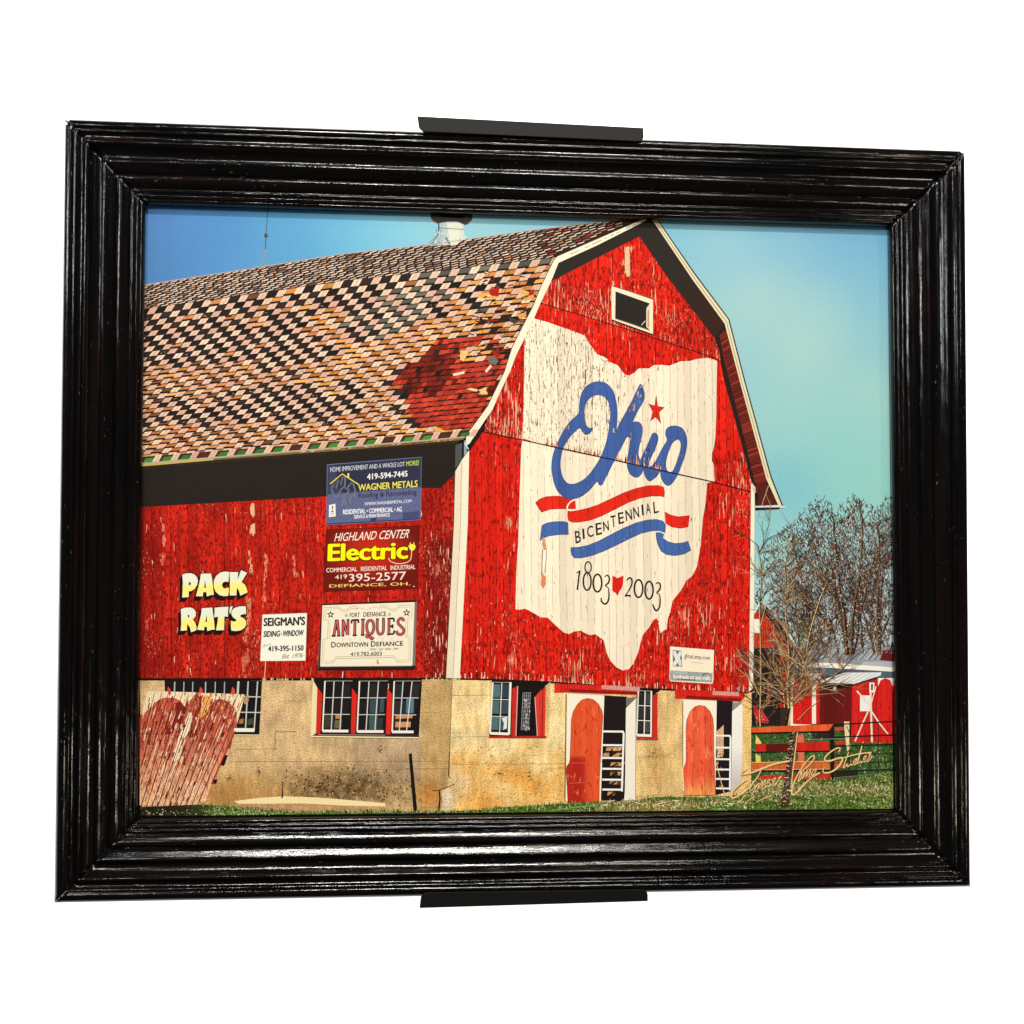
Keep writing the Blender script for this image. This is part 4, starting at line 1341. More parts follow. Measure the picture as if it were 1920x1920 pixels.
rd.text('Electric', R2((120, 1215), (1160, 1180), (1160, 1400), (112, 1435)), (255, 244, 20), 12, weight=.041)
rd.stroke(catmull(R2((915, 1395), (940, 1440), (1030, 1470), (1130, 1462), (1195, 1430), (1215, 1380), (1220, 1290))), 1.6, (250, 214, 150), 13)
rd.poly(catmull(R2((1180, 1245), (1195, 1215), (1235, 1212), (1268, 1225), (1268, 1265), (1235, 1300), (1205, 1285)), True), (252, 240, 70), 13)
rd.line(*R2((1205, 1215), (1203, 1190)), 1.6, (252, 240, 150), 13)
rd.line(*R2((1250, 1215), (1252, 1188)), 1.6, (252, 240, 150), 13)
rd.poly([(R2((1252, 1775))[0][0] + 1.5 * math.cos(k), R2((1252, 1775))[0][1] + 1.2 * math.sin(k)) for k in range(6)], (248, 226, 206), 13)
rd.build(canvas)

an = Ink('printed_antiques_sign', 'printed cream antiques sign in a thick dark frame')
an.poly(S3((760, 138), (1868, 92), (1852, 880), (1825, 905), (712, 912), (735, 540)), (40, 28, 28), 7)
an.poly(S3((1842, 120), (1868, 100), (1850, 860), (1815, 850)), (124, 116, 112), 8)
an.poly(S3((735, 560), (748, 556), (728, 890), (716, 895)), (110, 84, 84), 8)
an.poly(S3((770, 155), (1842, 118), (1815, 852), (745, 862)), (246, 236, 208), 9)
an.line(*S3((750, 866), (1815, 856)), 1.2, (190, 176, 160), 10)
FR = (182, 166, 132)
for off in (0, 1):
    o = off * 22
    pth = S3((790 + o, 180 + o), (965, 172 + o * .8), (985, 200 + o), (1040, 212 + o), (1110, 170 + o), (1180, 165 + o), (1165, 200), (1200, 180), (1290, 205), (1390, 170), (1430, 195), (1440, 160 + o), (1510, 160 + o), (1560, 198 + o), (1625, 200 + o), (1650, 155 + o), (1815 - o, 150 + o),
               (1808 - o, 300 - o), (1765 - o, 318), (1752 - o, 520), (1800 - o, 535), (1795 - o, 810 - o), (1640, 815 - o), (1600, 760 - o), (930, 772 - o), (900, 820 - o), (765 + o, 828 - o), (772 + o, 545), (830 + o, 540), (840 + o, 335), (785 + o, 330), (790 + o, 180 + o))
    an.stroke(pth, .9, FR if off == 0 else (206, 190, 158), 11)
for cx, cy, r in ((866, 262, 46), (1748, 240, 46)):
    pts = []
    for k in range(10):
        rr = r if k % 2 == 0 else r * .42
        a = -math.pi / 2 + k * math.pi / 5
        pts += S3((cx + rr * math.cos(a), cy + rr * 1.05 * math.sin(a)))
    an.poly(pts, (48, 44, 50), 11)
    an.poly([S3((cx + 14 * math.cos(k), cy + 14 * math.sin(k)))[0] for k in range(6)], (244, 240, 228), 12)
for cx, cy in ((1049, 272), (1548, 262)):
    pts = []
    for k in range(10):
        rr = 19 if k % 2 == 0 else 8
        a = -math.pi / 2 + k * math.pi / 5
        pts += S3((cx + rr * math.cos(a), cy + rr * math.sin(a)))
    an.stroke(pts + [pts[0]], .8, (80, 72, 72), 11)
board_text(an, S3, [
    ('FORT', ((1090, 245), (1205, 240), (1205, 290), (1090, 293)), (60, 52, 54), .022, 0, {}),
    ('DEFIANCE', ((1248, 236), (1510, 226), (1510, 280), (1248, 288)), (60, 52, 54), .022, 0, {}),
    ('D', ((875, 582), (925, 580), (925, 642), (875, 644)), (46, 42, 48), .026, 0, {}),
    ('OWNTOWN', ((935, 590), (1300, 580), (1300, 635), (935, 642)), (46, 42, 48), .026, 0, {}),
    ('D', ((1336, 572), (1388, 570), (1388, 632), (1336, 634)), (46, 42, 48), .026, 0, {}),
    ('EFIANCE', ((1400, 580), (1706, 570), (1706, 624), (1400, 630)), (46, 42, 48), .026, 0, {}),
    ('MON - SAT 10AM - 5PM', ((1325, 655), (1650, 648), (1650, 672), (1325, 678)), (80, 74, 74), .012, 0, {}),
    ('419.782.6003', ((1098, 700), (1460, 690), (1460, 738), (1098, 745)), (52, 46, 48), .016, 0, {})])
# the tall serif word, each letter drawn as strokes: black body, red core
SER = [
    [[(935, 330), (905, 500)], [(945, 330), (962, 500)], [(915, 430), (955, 430)], [(915, 332), (955, 328)], [(878, 510), (925, 508)], [(940, 507), (980, 505)]],
    [[(1012, 340), (1008, 500)], [(1015, 335), (1062, 495)], [(1068, 330), (1066, 500)], [(995, 330), (1025, 328)], [(1052, 326), (1085, 324)], [(995, 507), (1025, 505)]],
    [[(1150, 335), (1145, 495)], [(1108, 328), (1190, 322)], [(1112, 328), (1108, 365)], [(1188, 322), (1190, 360)], [(1122, 503), (1170, 501)]],
    [[(1242, 325), (1238, 492)], [(1220, 322), (1264, 318)], [(1218, 500), (1260, 497)]],
    [[(1325, 322), (1295, 350), (1285, 410), (1300, 470), (1325, 490), (1355, 465), (1368, 405), (1355, 345), (1325, 322)], [(1300, 475), (1285, 520), (1320, 520), (1345, 545), (1362, 520)]],
    [[(1408, 318), (1408, 430), (1425, 482), (1450, 488), (1472, 470), (1480, 420), (1480, 312)], [(1393, 317), (1425, 314)], [(1465, 311), (1495, 308)]],
    [[(1545, 312), (1542, 485)], [(1525, 312), (1600, 305)], [(1600, 305), (1602, 345)], [(1545, 400), (1585, 396)], [(1585, 375), (1585, 420)], [(1522, 492), (1600, 485)], [(1600, 485), (1605, 445)]],
    [[(1712, 340), (1705, 312), (1675, 308), (1650, 335), (1655, 370), (1695, 410), (1718, 445), (1700, 485), (1665, 492), (1640, 478), (1632, 450)]]]
for letter in SER:
    for st in letter:
        p = S3(*st)
        if len(p) > 2:
            p = catmull(p)
        thick = max(abs(st[0][1] - st[-1][1]), 0) > 60 or len(st) > 2
        an.stroke(p, 5.4 if thick else 3.4, (44, 30, 34), 12)
    for st in letter:
        p = S3(*st)
        if len(p) > 2:
            p = catmull(p)
        thick = max(abs(st[0][1] - st[-1][1]), 0) > 60 or len(st) > 2
        if thick:
            an.stroke(p, 2.7, (206, 92, 96), 13)
an.poly(S3((1405, 785), (1425, 780), (1418, 810), (1435, 835), (1400, 832)), (216, 140, 40), 11)
for x in (990, 1070, 1190, 1330, 1450, 1560):
    an.poly(S3((x, 530), (x + 34, 528), (x + 30, 560), (x + 4, 562)), (226, 230, 204), 10)
an.build(canvas)

sg = Ink('printed_siding_sign', 'printed square white siding sign with black lettering')
sg.poly(S3((75, 262), (592, 244), (575, 797), (48, 802)), (250, 246, 226), 7)
sg.stroke(S3((75, 262), (592, 244), (575, 797), (48, 802), (75, 262)), 1.0, (196, 170, 150), 8)
board_text(sg, S3, [
    ("SEIGMAN'S", ((92, 300), (568, 285), (566, 382), (92, 395)), (38, 36, 40), .045, 0, {}),
    ('SIDING', ((88, 455), (278, 449), (278, 516), (88, 522)), (36, 44, 62), .04, .15, {}),
    ('&', ((285, 470), (306, 469), (306, 500), (285, 502)), (150, 150, 150), .0, 0, {}),
    ('WINDOW', ((315, 448), (556, 440), (552, 506), (315, 514)), (36, 44, 62), .04, .15, {}),
    ('419-395-1150', ((142, 628), (552, 618), (550, 680), (142, 690)), (40, 38, 44), .036, 0, {}),
    ('Est. 1976', ((300, 722), (548, 708), (544, 760), (300, 772)), (96, 88, 92), .0, .45, {})])
sg.stroke(catmull(S3((80, 645), (100, 605), (105, 635), (130, 610), (140, 618), (175, 595))), .7, (150, 140, 130), 10)
sg.build(canvas)

# ---- stone footing
st = Ink('printed_stone_wall', 'printed tan concrete footing with rusty and mossy stains')
S_SIDE = [(262, 1272), (838, 1272), (848, 1273), (843, 1430), (840, 1522), (266, 1527)]
S_GAB = [(848, 1273), (920, 1273), (1030, 1278), (1200, 1290), (1404, 1298), (1410, 1310), (1408, 1490), (1300, 1496), (1180, 1500), (1000, 1512), (900, 1519), (836, 1522), (843, 1430)]


def st_side(x, y):
    c = (236, 200, 142)
    n = fbm(x * 1.5, y * 1.5, 2)
    c = lerp(c, (214, 178, 130), .5 + .5 * n)
    c = lerp(c, (224, 160, 76), .5 * max(0, min(1, (y - 1440) / 60)) * max(0, min(1, (600 - x) / 80)))
    if x > 790:
        c = lerp(c, (196, 158, 96), .6)
    if 660 < x < 790 and 1385 < y < 1470:
        c = lerp(c, (186, 158, 128), .6)
    d = math.exp(-((x - 640) / 120) ** 2 - ((y - 1478) / 34) ** 2)
    c = lerp(c, (96, 72, 40), min(1, d * (.75 + .5 * fbm(x * 4, y * 3, 3))))
    d = math.exp(-((x - 430) / 60) ** 2 - ((y - 1490) / 36) ** 2)
    c = lerp(c, (178, 128, 66), d * .8)
    d = math.exp(-((x - 806) / 24) ** 2 - ((y - 1490) / 26) ** 2)
    c = lerp(c, (206, 122, 44), max(0, min(1, d * (.65 + .6 * fbm(x * 6, y * 5, 3)))))
    if 600 < x < 790 and 1384 < y < 1440:
        c = lerp(c, (176, 140, 112), .35 * max(0, fbm(x * 5, y * .4, 3)))
    return c + (.5 + .55 * math.exp(-((x - 640) / 95) ** 2 - ((y - 1476) / 28) ** 2),)


def st_gab(x, y):
    c = (255, 230, 170)
    n = fbm(x * 1.3, y * 1.3, 2.4)
    c = lerp(c, (246, 208, 136), .35 + .4 * n)
    if x < 1075:
        d = max(0, min(1, (y - 1395 + 14 * n) / 60))
        c = lerp(c, (240, 170, 74), d * (.6 + .35 * n))
        d2 = math.exp(-((x - 860) / 22) ** 2 - ((y - 1470) / 30) ** 2)
        c = lerp(c, (244, 216, 170), d2 * .8)
    else:
        c = lerp(c, (226, 182, 116), .5)
        c = lerp(c, (196, 140, 70), .5 * math.exp(-((x - 1232) / 16) ** 2 - ((y - 1440) / 50) ** 2))
    return c + (.5,)


st.poly(S_SIDE, st_side, 1, 'stone', size=9)
st.poly(S_GAB, st_gab, 2, 'stone', size=9)
st.stroke([(848, 1273), (843.5, 1400), (842, 1455)], 1.2, (150, 104, 56), 4)
st.stroke(N6((1540, 900), (1530, 1150), (1545, 1180)), 1.6, (70, 44, 26), 5)
st.stroke(N6((1430, 1300), (1440, 1400), (1425, 1530)), [2.6, 3.2, 3.0], (44, 24, 14), 5)
st.stroke(N6((1360, 1310), (1430, 1310), (1480, 1290), (1600, 1240)), 1.4, (120, 64, 30), 5)
st.poly(N6((1460, 1310), (1530, 1280), (1570, 1330), (1580, 1480), (1540, 1540), (1450, 1530), (1470, 1430)), (246, 222, 186), 5, 'stone')
for y, x0, x1 in ((1427, 430, 840), (1441, 700, 842), (1303, 848, 920), (1381, 848, 918), (1432, 848, 1060), (1404, 440, 520)):
    st.line((x0, y + 1), (x1, y), .8, (170, 124, 74), 4)
st.stroke(M5((1470, 880), (1475, 690), (1690, 688)), 1.0, (110, 76, 44), 5)
for _ in range(420):
    x, y = random.gauss(645, 66), random.gauss(1474, 22)
    if 520 < x < 800 and 1425 < y < 1508:
        st.stroke([(x, y), (x + random.uniform(-2.5, 2.5), y + random.uniform(1.5, 4.5))], random.uniform(.8, 2.6), random.choice([(206, 172, 120), (176, 140, 92), (52, 38, 26), (104, 80, 40), (84, 70, 50), (150, 118, 66), (44, 34, 26), (70, 54, 34), (58, 46, 32)]), 5, 'grit')
for _ in range(240):
    x = random.uniform(850, 1060)
    y = random.uniform(1400, 1508)
    st.line((x, y), (x + random.uniform(1.5, 6), y - random.uniform(1, 4)), random.uniform(.6, 1.4), random.choice([(190, 130, 60), (250, 220, 160), (150, 96, 46), (252, 206, 120)]), 5, 'grit')
for cx, cy, r in ((990, 1455, 12), (935, 1450, 9), (715, 1405, 7), (486, 1448, 8), (430, 1460, 7), (1226, 1410, 14)):
    for _ in range(26):
        a = random.uniform(0, 6.28)
        q = r * random.random()
        x, y = cx + q * math.cos(a), cy + q * math.sin(a)
        st.line((x, y), (x + random.uniform(-3, 3), y + random.uniform(-3, 3)), random.uniform(.5, 1.3), random.choice([(110, 76, 40), (150, 104, 60), (86, 60, 36)]), 5, 'grit')
for _ in range(60):
    x = random.choice([random.uniform(492, 590), random.uniform(795, 862)])
    st.line((x, 1276), (x + random.uniform(-1, 1), 1276 - random.uniform(2, 6)), random.uniform(.8, 1.8), (236, 206, 150), 8)
# concrete slab at the foot of the side wall
st.poly(M5((1030, 1425), (1300, 1390), (1560, 1372), (1920, 1385)) + N6((400, 1405), (860, 1445), (862, 1480), (400, 1470), (0, 1450)) + M5((1500, 1450), (1100, 1455)), (250, 226, 170), 6, 'plain')
st.poly(M5((1100, 1450), (1500, 1450), (1900, 1470)) + N6((400, 1470), (860, 1480), (850, 1535), (300, 1545), (0, 1535)) + M5((1500, 1520), (1200, 1480)), (206, 160, 110), 6, 'stone')
st.stroke(M5((1545, 1390), (1552, 1340), (1548, 1230)), [3.0, 2.0, .8], (30, 22, 20), 7)
# leaning iron bar
st.poly(N6((1108, 925), (1140, 915), (1200, 1535), (1160, 1542)), (26, 20, 20), 9, 'grit')
st.build(canvas)


# ---- basement windows on the side
def sash(mo, fr, tl, tr, br, bl, cols, rows, layer, bottom=True, wid=2.6, bar=(214, 214, 206), stile=(246, 240, 222)):
    q = fr(tl, tr, br, bl)
    for i in range(1, cols):
        u = i / cols
        mo.line(quad_pt(q, u, 0), quad_pt(q, u, 1), 1.9, bar, layer)
    for j in range(1, rows):
        v = j / rows
        mo.line(quad_pt(q, 0, v), quad_pt(q, 1, v), 1.4, bar, layer + 1)
    mo.line(q[0], q[3], wid, stile, layer + 2)
    mo.line(q[0], q[1], 1.4, (150, 150, 146), layer + 2)
    if bottom:
        mo.line(q[3], q[2], 5.0, stile, layer + 3)


def panes(mo, fr, quad, cols, rows, layer, tints):
    q = fr(*quad)
    for j in range(rows):
        for i in range(cols):
            c = random.choice(tints)
            mo.poly([quad_pt(q, (i + .1) / cols, (j + .1) / rows), quad_pt(q, (i + .9) / cols, (j + .1) / rows), quad_pt(q, (i + .9) / cols, (j + .9) / rows), quad_pt(q, (i + .1) / cols, (j + .9) / rows)], jit(c, .2), layer, 'grit')


w1 = Ink('printed_basement_window', 'printed basement window half hidden by the leaning door panel')
w1.poly(M5((300, 132), (1335, 148), (1305, 725), (1000, 725), (330, 600)), (28, 22, 22), 7)
for x in (410, 508, 602, 738, 840, 938):
    w1.line(*M5((x, 160), (x - 4, 300)), 2.4 if x in (410, 738) else 1.8, (176, 186, 190), 8)
for x0, x1, w in ((1085, 1050, 4.0), (1188, 1158, 2.4), (1288, 1250, 2.4)):
    w1.line(*M5((x0, 155), (x1, 670)), w, (196, 200, 196), 8)
for y in (320, 485):
    w1.line(*M5((1050, y - 4), (1322, y)), 1.8, (214, 214, 206), 9)
w1.poly(M5((1040, 650), (1258, 652), (1254, 690), (1035, 690)), (244, 238, 220), 10)
w1.line(*M5((1030, 722), (1305, 724)), 2.0, (240, 214, 166), 10)
w1.poly(M5((1095, 560), (1140, 548), (1135, 600), (1090, 605)), (176, 120, 60), 9)
w1.poly(M5((1180, 560), (1240, 540), (1238, 610), (1178, 620)), (66, 74, 40), 8, 'grit')
w1.poly(M5((1160, 310), (1195, 300), (1190, 370), (1150, 400), (1140, 370)), (190, 150, 100), 9, 'grit')
for x in (345, 685, 1025):
    w1.poly(M5((x - 20, 280), (x - 5, 210), (x + 20, 240), (x + 25, 290)), (226, 70, 52), 10)
w1.build(canvas)

w2 = Ink('printed_basement_window', 'printed row of three white sashes between red posts')
w2.poly(N6((90, 125), (1250, 128), (1215, 752), (75, 735)), (30, 22, 22), 7)
w2.poly(N6((92, 135), (142, 225), (125, 712), (68, 738)), (244, 224, 174), 8)
for q in (((228, 165), (500, 165), (462, 690), (198, 690)), ((592, 165), (880, 165), (835, 700), (566, 700)), ((960, 165), (1240, 165), (1150, 700), (936, 700))):
    panes(w2, N6, q, 3, 3, 8, [(34, 26, 28), (26, 22, 24), (44, 38, 40), (40, 46, 50)])
for q, c in ((((1085, 330), (1165, 330), (1160, 490), (1080, 490)), (92, 122, 138)), (((970, 510), (1150, 505), (1148, 545), (968, 552)), (206, 140, 84)), (((968, 585), (1130, 582), (1128, 640), (966, 642)), (214, 150, 92)),
             (((700, 340), (785, 335), (780, 490), (695, 490)), (60, 76, 82)), (((690, 510), (780, 505), (770, 660), (690, 665)), (62, 92, 84)), (((330, 510), (385, 505), (380, 550), (335, 550)), (196, 134, 80)),
             (((325, 570), (400, 560), (395, 650), (320, 650)), (110, 100, 60)), (((220, 500), (300, 495), (295, 640), (215, 650)), (66, 60, 44)), (((805, 330), (850, 330), (845, 480), (800, 485)), (56, 82, 92))):
    w2.poly(N6(*q), c, 9, 'grit')
sash(w2, N6, (222, 152), (512, 150), (470, 682), (196, 680), 3, 3, 10)
sash(w2, N6, (588, 152), (890, 150), (842, 686), (562, 686), 3, 3, 10)
sash(w2, N6, (955, 152), (1240, 150), (1160, 690), (932, 690), 3, 3, 10)
for q in (((148, 225), (196, 295), (172, 712), (125, 708)), ((508, 225), (562, 300), (542, 712), (495, 708)), ((882, 225), (936, 300), (914, 718), (865, 712))):
    w2.poly(N6(*q), (228, 46, 34), 14, 'redpaint')
w2.line(*N6((895, 180), (893, 235)), 1.6, (240, 190, 140), 15)
w2.line(*N6((110, 718), (1212, 728)), 3.0, (54, 40, 44), 14)
w2.line(*N6((80, 738), (1212, 752)), 2.4, (250, 230, 184), 15)
w2.line(*N6((150, 720), (860, 724)), 1.0, (196, 170, 160), 15)
w2.build(canvas)

# ---- window and doors under the gable
w3 = Ink('printed_basement_window', 'printed gable basement window with one sash open and a red shutter')
w3.poly(O7((180, 132), (800, 160), (745, 748), (152, 740)), (26, 20, 20), 7)
w3.poly(O7((745, 205), (802, 160), (780, 760), (742, 748)), (232, 192, 124), 8, 'stone')
panes(w3, O7, ((190, 170), (372, 172), (352, 690), (165, 685)), 2, 3, 8, [(60, 82, 92), (70, 92, 86), (54, 70, 84), (90, 120, 120)])
sash(w3, O7, (190, 165), (385, 168), (362, 712), (162, 705), 2, 3, 10, wid=3.2)
w3.line(*O7((378, 165), (362, 720)), 4.2, (246, 240, 222), 14)
w3.poly(O7((285, 545), (345, 530), (340, 650), (300, 670), (310, 600)), (226, 232, 226), 9)
w3.poly(O7((398, 232), (455, 204), (438, 740), (382, 736)), (206, 44, 40), 14, 'redpaint')
w3.line(*O7((455, 204), (436, 740)), 1.2, (246, 206, 180), 15)
for gx in range(5):
    w3.line(*O7((512 + gx * 19, 275), (492 + gx * 19, 670)), .9, (170, 170, 170), 9)
for gy in (275, 310, 345, 390, 430, 470, 510, 550, 590, 630, 665):
    t = (gy - 275) / 395
    w3.line(*O7((512 - 20 * t, gy), (600 - 26 * t, gy)), 1.1 if gy in (390, 430, 550) else .7, (150, 150, 152), 9)
for _ in range(24):
    x, y = random.uniform(500, 580), random.uniform(300, 660)
    w3.poly(O7((x, y), (x + 14, y), (x + 13, y + 24), (x, y + 24)), random.choice([(190, 192, 190), (120, 124, 128), (216, 214, 210)]), 8)
w3.poly(O7((636, 322), (705, 240), (690, 738), (662, 735)), (214, 66, 56), 14, 'redpaint')
w3.poly(O7((700, 262), (752, 205), (742, 740), (688, 738)), (224, 52, 42), 14, 'redpaint')
w3.line(*O7((636, 322), (662, 735)), 1.2, (246, 196, 170), 15)
w3.line(*O7((722, 230), (712, 740)), 1.0, (120, 20, 20), 15)
w3.poly(O7((152, 735), (755, 732), (752, 755), (152, 752)), (190, 40, 36), 15, 'redpaint')
w3.build(canvas)

w4 = Ink('printed_basement_window', 'printed narrow white window between the two arched doors')
w4.poly(P8((80, 540), (345, 552), (345, 1120), (70, 1100)), (30, 22, 22), 7)
w4.poly(P8((300, 600), (362, 560), (350, 1125), (318, 1115)), (232, 194, 130), 8, 'stone')
panes(w4, P8, ((95, 580), (245, 582), (235, 1055), (82, 1050)), 2, 3, 8, [(44, 44, 48), (58, 60, 60), (70, 74, 60)])
sash(w4, P8, (100, 570), (252, 575), (248, 1075), (82, 1070), 2, 3, 10, wid=2.2, bar=(244, 240, 228))
w4.line(*P8((246, 575), (242, 1090)), 2.8, (246, 240, 222), 14)
w4.poly(P8((262, 625), (318, 595), (312, 1110), (256, 1100)), (212, 44, 36), 14, 'redpaint')
w4.poly(P8((78, 1092), (320, 1100), (318, 1125), (78, 1118)), (196, 60, 50), 15, 'redpaint')
w4.build(canvas)


def door(mo, fr, panel, arch, red, shade=None):
    mo.poly(fr(*panel), (250, 240, 216), 9)
    mo.stroke(fr(*panel[:2]), 1.0, (190, 170, 140), 10)
    ar = fr(*arch)
    mo.poly(ar, red, 10, 'orange', size=8)
    mo.stroke(ar + [ar[0]], .8, (120, 30, 18), 11)


def gate(mo, fr, x0, x1a, ys, top, bot, drop, w=3.2):
    for k, y in enumerate(ys):
        mo.line(*fr((x0, y), (x1a - k * drop, y + 2)), w, (250, 248, 240), 13)
    mo.stroke(fr((x1a - 10, top - 2), (x1a + 2, top + 25), (x1a - len(ys) * drop, bot)), w, (248, 246, 240), 14)


def red_header(mo, fr, q, under, pale):
    mo.poly(fr(*q), (224, 42, 30), 8, 'redpaint')
    mo.poly(fr(*pale), (214, 150, 140), 9, 'grit')
    mo.poly(fr(*under), (150, 24, 20), 9, 'redpaint')


d1 = Ink('printed_arched_door', 'printed larger arched red door with a white gate in its opening')
d1.poly(O7((1320, 300), (1610, 318), (1585, 1420), (1300, 1415)), (34, 24, 26), 8)
red_header(d1, O7, ((845, 178), (1750, 216), (1745, 300), (1000, 272), (843, 276)), ((1000, 235), (1700, 268), (1775, 296), (1000, 272)), ((1345, 195), (1750, 215), (1748, 262), (1340, 235)))
for _ in range(22):
    y = random.choice([870, 930, 1030, 1130, 1225, 1340])
    x = random.uniform(1345, 1530)
    d1.poly(O7((x, y - 16), (x + random.uniform(30, 90), y - 18), (x + random.uniform(20, 70), y + 22), (x - 10, y + 20)), random.choice([(206, 150, 96), (176, 116, 70), (226, 180, 130), (90, 60, 44)]), 10, 'grit')
for y in (960, 1080, 1180, 1260, 1370):
    d1.line(*O7((1345, y + 50), (1510, y - 60)), 3.2, (30, 22, 22), 11)
door(d1, O7, ((980, 280), (1372, 302), (1335, 1420), (960, 1425)),
     [(1190, 335), (1250, 345), (1305, 390), (1345, 460), (1357, 520), (1345, 700), (1320, 1200), (1318, 1430), (985, 1435), (968, 1120), (970, 1060), (1000, 1020), (1008, 980), (1018, 700), (1022, 560), (1040, 480), (1085, 400), (1135, 350)],
     lambda x, y: lerp((244, 92, 48), (184, 34, 26), .85 * max(0, min(1, (y - 1415) / 8)) * max(0, min(1, (1103 - x) / 10))))
gate(d1, O7, 1350, 1575, (685, 830, 965, 1080, 1195, 1300), 685, 1320, 3, 3.6)
d1.poly(O7((1600, 440), (1712, 330), (1704, 1415), (1580, 1415), (1590, 1300)), (246, 238, 220), 15)
d1.poly(O7((1602, 330), (1712, 322), (1602, 432)), (120, 112, 106), 14)
d1.line(*O7((1706, 350), (1700, 1415)), 1.0, (150, 130, 110), 16)
d1.line(*O7((968, 290), (955, 1425)), 1.6, (90, 66, 46), 12)
for x0, y0, x1, y1 in ((1040, 945, 1190, 935), (1010, 1020, 1180, 1018), (1000, 1235, 1190, 1222)):
    d1.line(*O7((x0, y0), (x1, y1)), .9, (220, 110, 96), 12)
d1.line(*O7((1180, 940), (1190, 1300)), 1.0, (226, 90, 70), 12)
d1.build(canvas)

d2 = Ink('printed_arched_door', 'printed smaller arched orange door beside the stone corner')
d2.poly(P8((975, 675), (1165, 690), (1140, 1700), (960, 1745)), (32, 24, 28), 8)
red_header(d2, P8, ((512, 552), (1290, 585), (1300, 640), (1250, 690), (640, 662), (512, 658)), ((640, 625), (1250, 655), (1260, 690), (640, 664)), ((935, 575), (1230, 585), (1235, 632), (935, 618)))
d2.poly(P8((978, 1030), (1060, 955), (1060, 1300), (985, 1330)), (236, 190, 140), 9, 'stone')
for _ in range(16):
    x, y = random.uniform(980, 1050), random.uniform(1240, 1660)
    d2.stroke(P8((x, y), (x + random.uniform(-20, 40), y + random.uniform(20, 60))), random.uniform(1, 3), random.choice([(30, 24, 26), (206, 150, 100), (150, 100, 70)]), 10, 'grit')
door(d2, P8, ((610, 665), (982, 682), (968, 1700), (600, 1700)),
     [(790, 735), (850, 745), (905, 800), (938, 880), (946, 960), (950, 1250), (968, 1745), (618, 1750), (608, 1440), (635, 1380), (638, 1300), (636, 1000), (645, 900), (680, 810), (735, 750)],
     lambda x, y: lerp((240, 96, 60), (250, 160, 90), max(0, min(1, (y - 1455) / 30))))
gate(d2, P8, 972, 1135, (1075, 1210, 1340, 1455, 1562, 1668), 1075, 1690, 1, 3.2)
d2.poly(P8((1155, 800), (1275, 702), (1268, 1450), (1240, 1640), (1145, 1720), (1150, 1200)), lambda x, y: lerp((246, 242, 232), (206, 196, 196), max(0, min(1, (y - 1400) / 70))), 12, 'plain', size=12)
d2.poly(P8((1160, 702), (1272, 700), (1156, 795)), (150, 140, 136), 11)
d2.poly(P8((1272, 690), (1330, 600), (1372, 585), (1362, 1610), (1235, 1715), (1268, 1450)), (244, 204, 128), 12, 'stone')
d2.line(*P8((596, 690), (600, 1420)), 1.4, (150, 120, 90), 12)
d2.line(*P8((975, 1380), (1068, 1735)), 1.4, (236, 200, 150), 15)
d2.build(canvas)

# ---- leaning plank panel
lp = Ink('printed_leaning_door_panel', 'printed weathered plank door leaning against the wall')
LPQ = [(262, 1345)] + M5((70, 480), (130, 258), (600, 270), (1155, 295), (1110, 480), (1050, 680), (960, 880), (800, 1240), (770, 1330), (745, 1420), (690, 1440), (640, 1490), (60, 1470)) + [(262, 1510)]


def lp_col(x, y):
    t = max(0, min(1, (y - 1310) / 190))
    c = lerp((198, 88, 66), (248, 196, 150), max(0, t - .25) * 1.3)
    return c + (.56,)


lp.poly(LPQ, lp_col, 9, 'planks', size=10)
lp.poly(M5((110, 300), (130, 258), (640, 272), (540, 400), (520, 430), (470, 360), (400, 330), (330, 325), (260, 340), (170, 400), (70, 520), (66, 490)), (244, 220, 180), 10, 'grit')
lp.poly(M5((790, 372), (820, 280), (1155, 295), (1070, 600), (1062, 480), (1030, 420), (960, 360), (900, 342), (840, 350)), (246, 224, 180), 10, 'grit')
lp.poly(M5((560, 480), (605, 495), (570, 640), (470, 920), (440, 990), (410, 1005), (385, 980), (395, 900), (460, 720)), (250, 232, 196), 11)
lp.poly(M5((700, 290), (820, 280), (760, 470), (680, 560), (690, 400)), (240, 172, 90), 10, 'grit')
lp.poly(M5((400, 390), (470, 370), (530, 440), (490, 560), (400, 700), (330, 720), (310, 620)), (130, 36, 28), 10, 'grit')
lp.stroke(M5((595, 500), (520, 700), (415, 1000)), .9, (90, 50, 40), 12)
for k in range(15):
    t = k / 14
    a = lerp((130, 260), (1150, 296), t)
    b = lerp((-180, 1470), (640, 1490), t)
    q = M5(a, lerp(a, b, .33), lerp(a, b, .66), b)
    q = [p for p in q if p[0] > 262]
    if len(q) > 1:
        lp.stroke(q, [.8, 1.3, 1.5], (58, 24, 18), 15, 'grit')
for _ in range(70):
    u, v = random.random(), random.uniform(.1, .95)
    a = lerp((130, 300), (1120, 320), u)
    b = lerp((-180, 1460), (640, 1480), u)
    q = M5(lerp(a, b, v), lerp(a, b, min(1, v + .06)), lerp(a, b, min(1, v + random.uniform(.1, .2))))
    if min(p[0] for p in q) > 265:
        lp.stroke(q, [.6, random.uniform(1.6, 3.4), .6], random.choice([(250, 214, 176), (246, 190, 150), (252, 226, 190), (236, 150, 116)]), 13, 'grit')
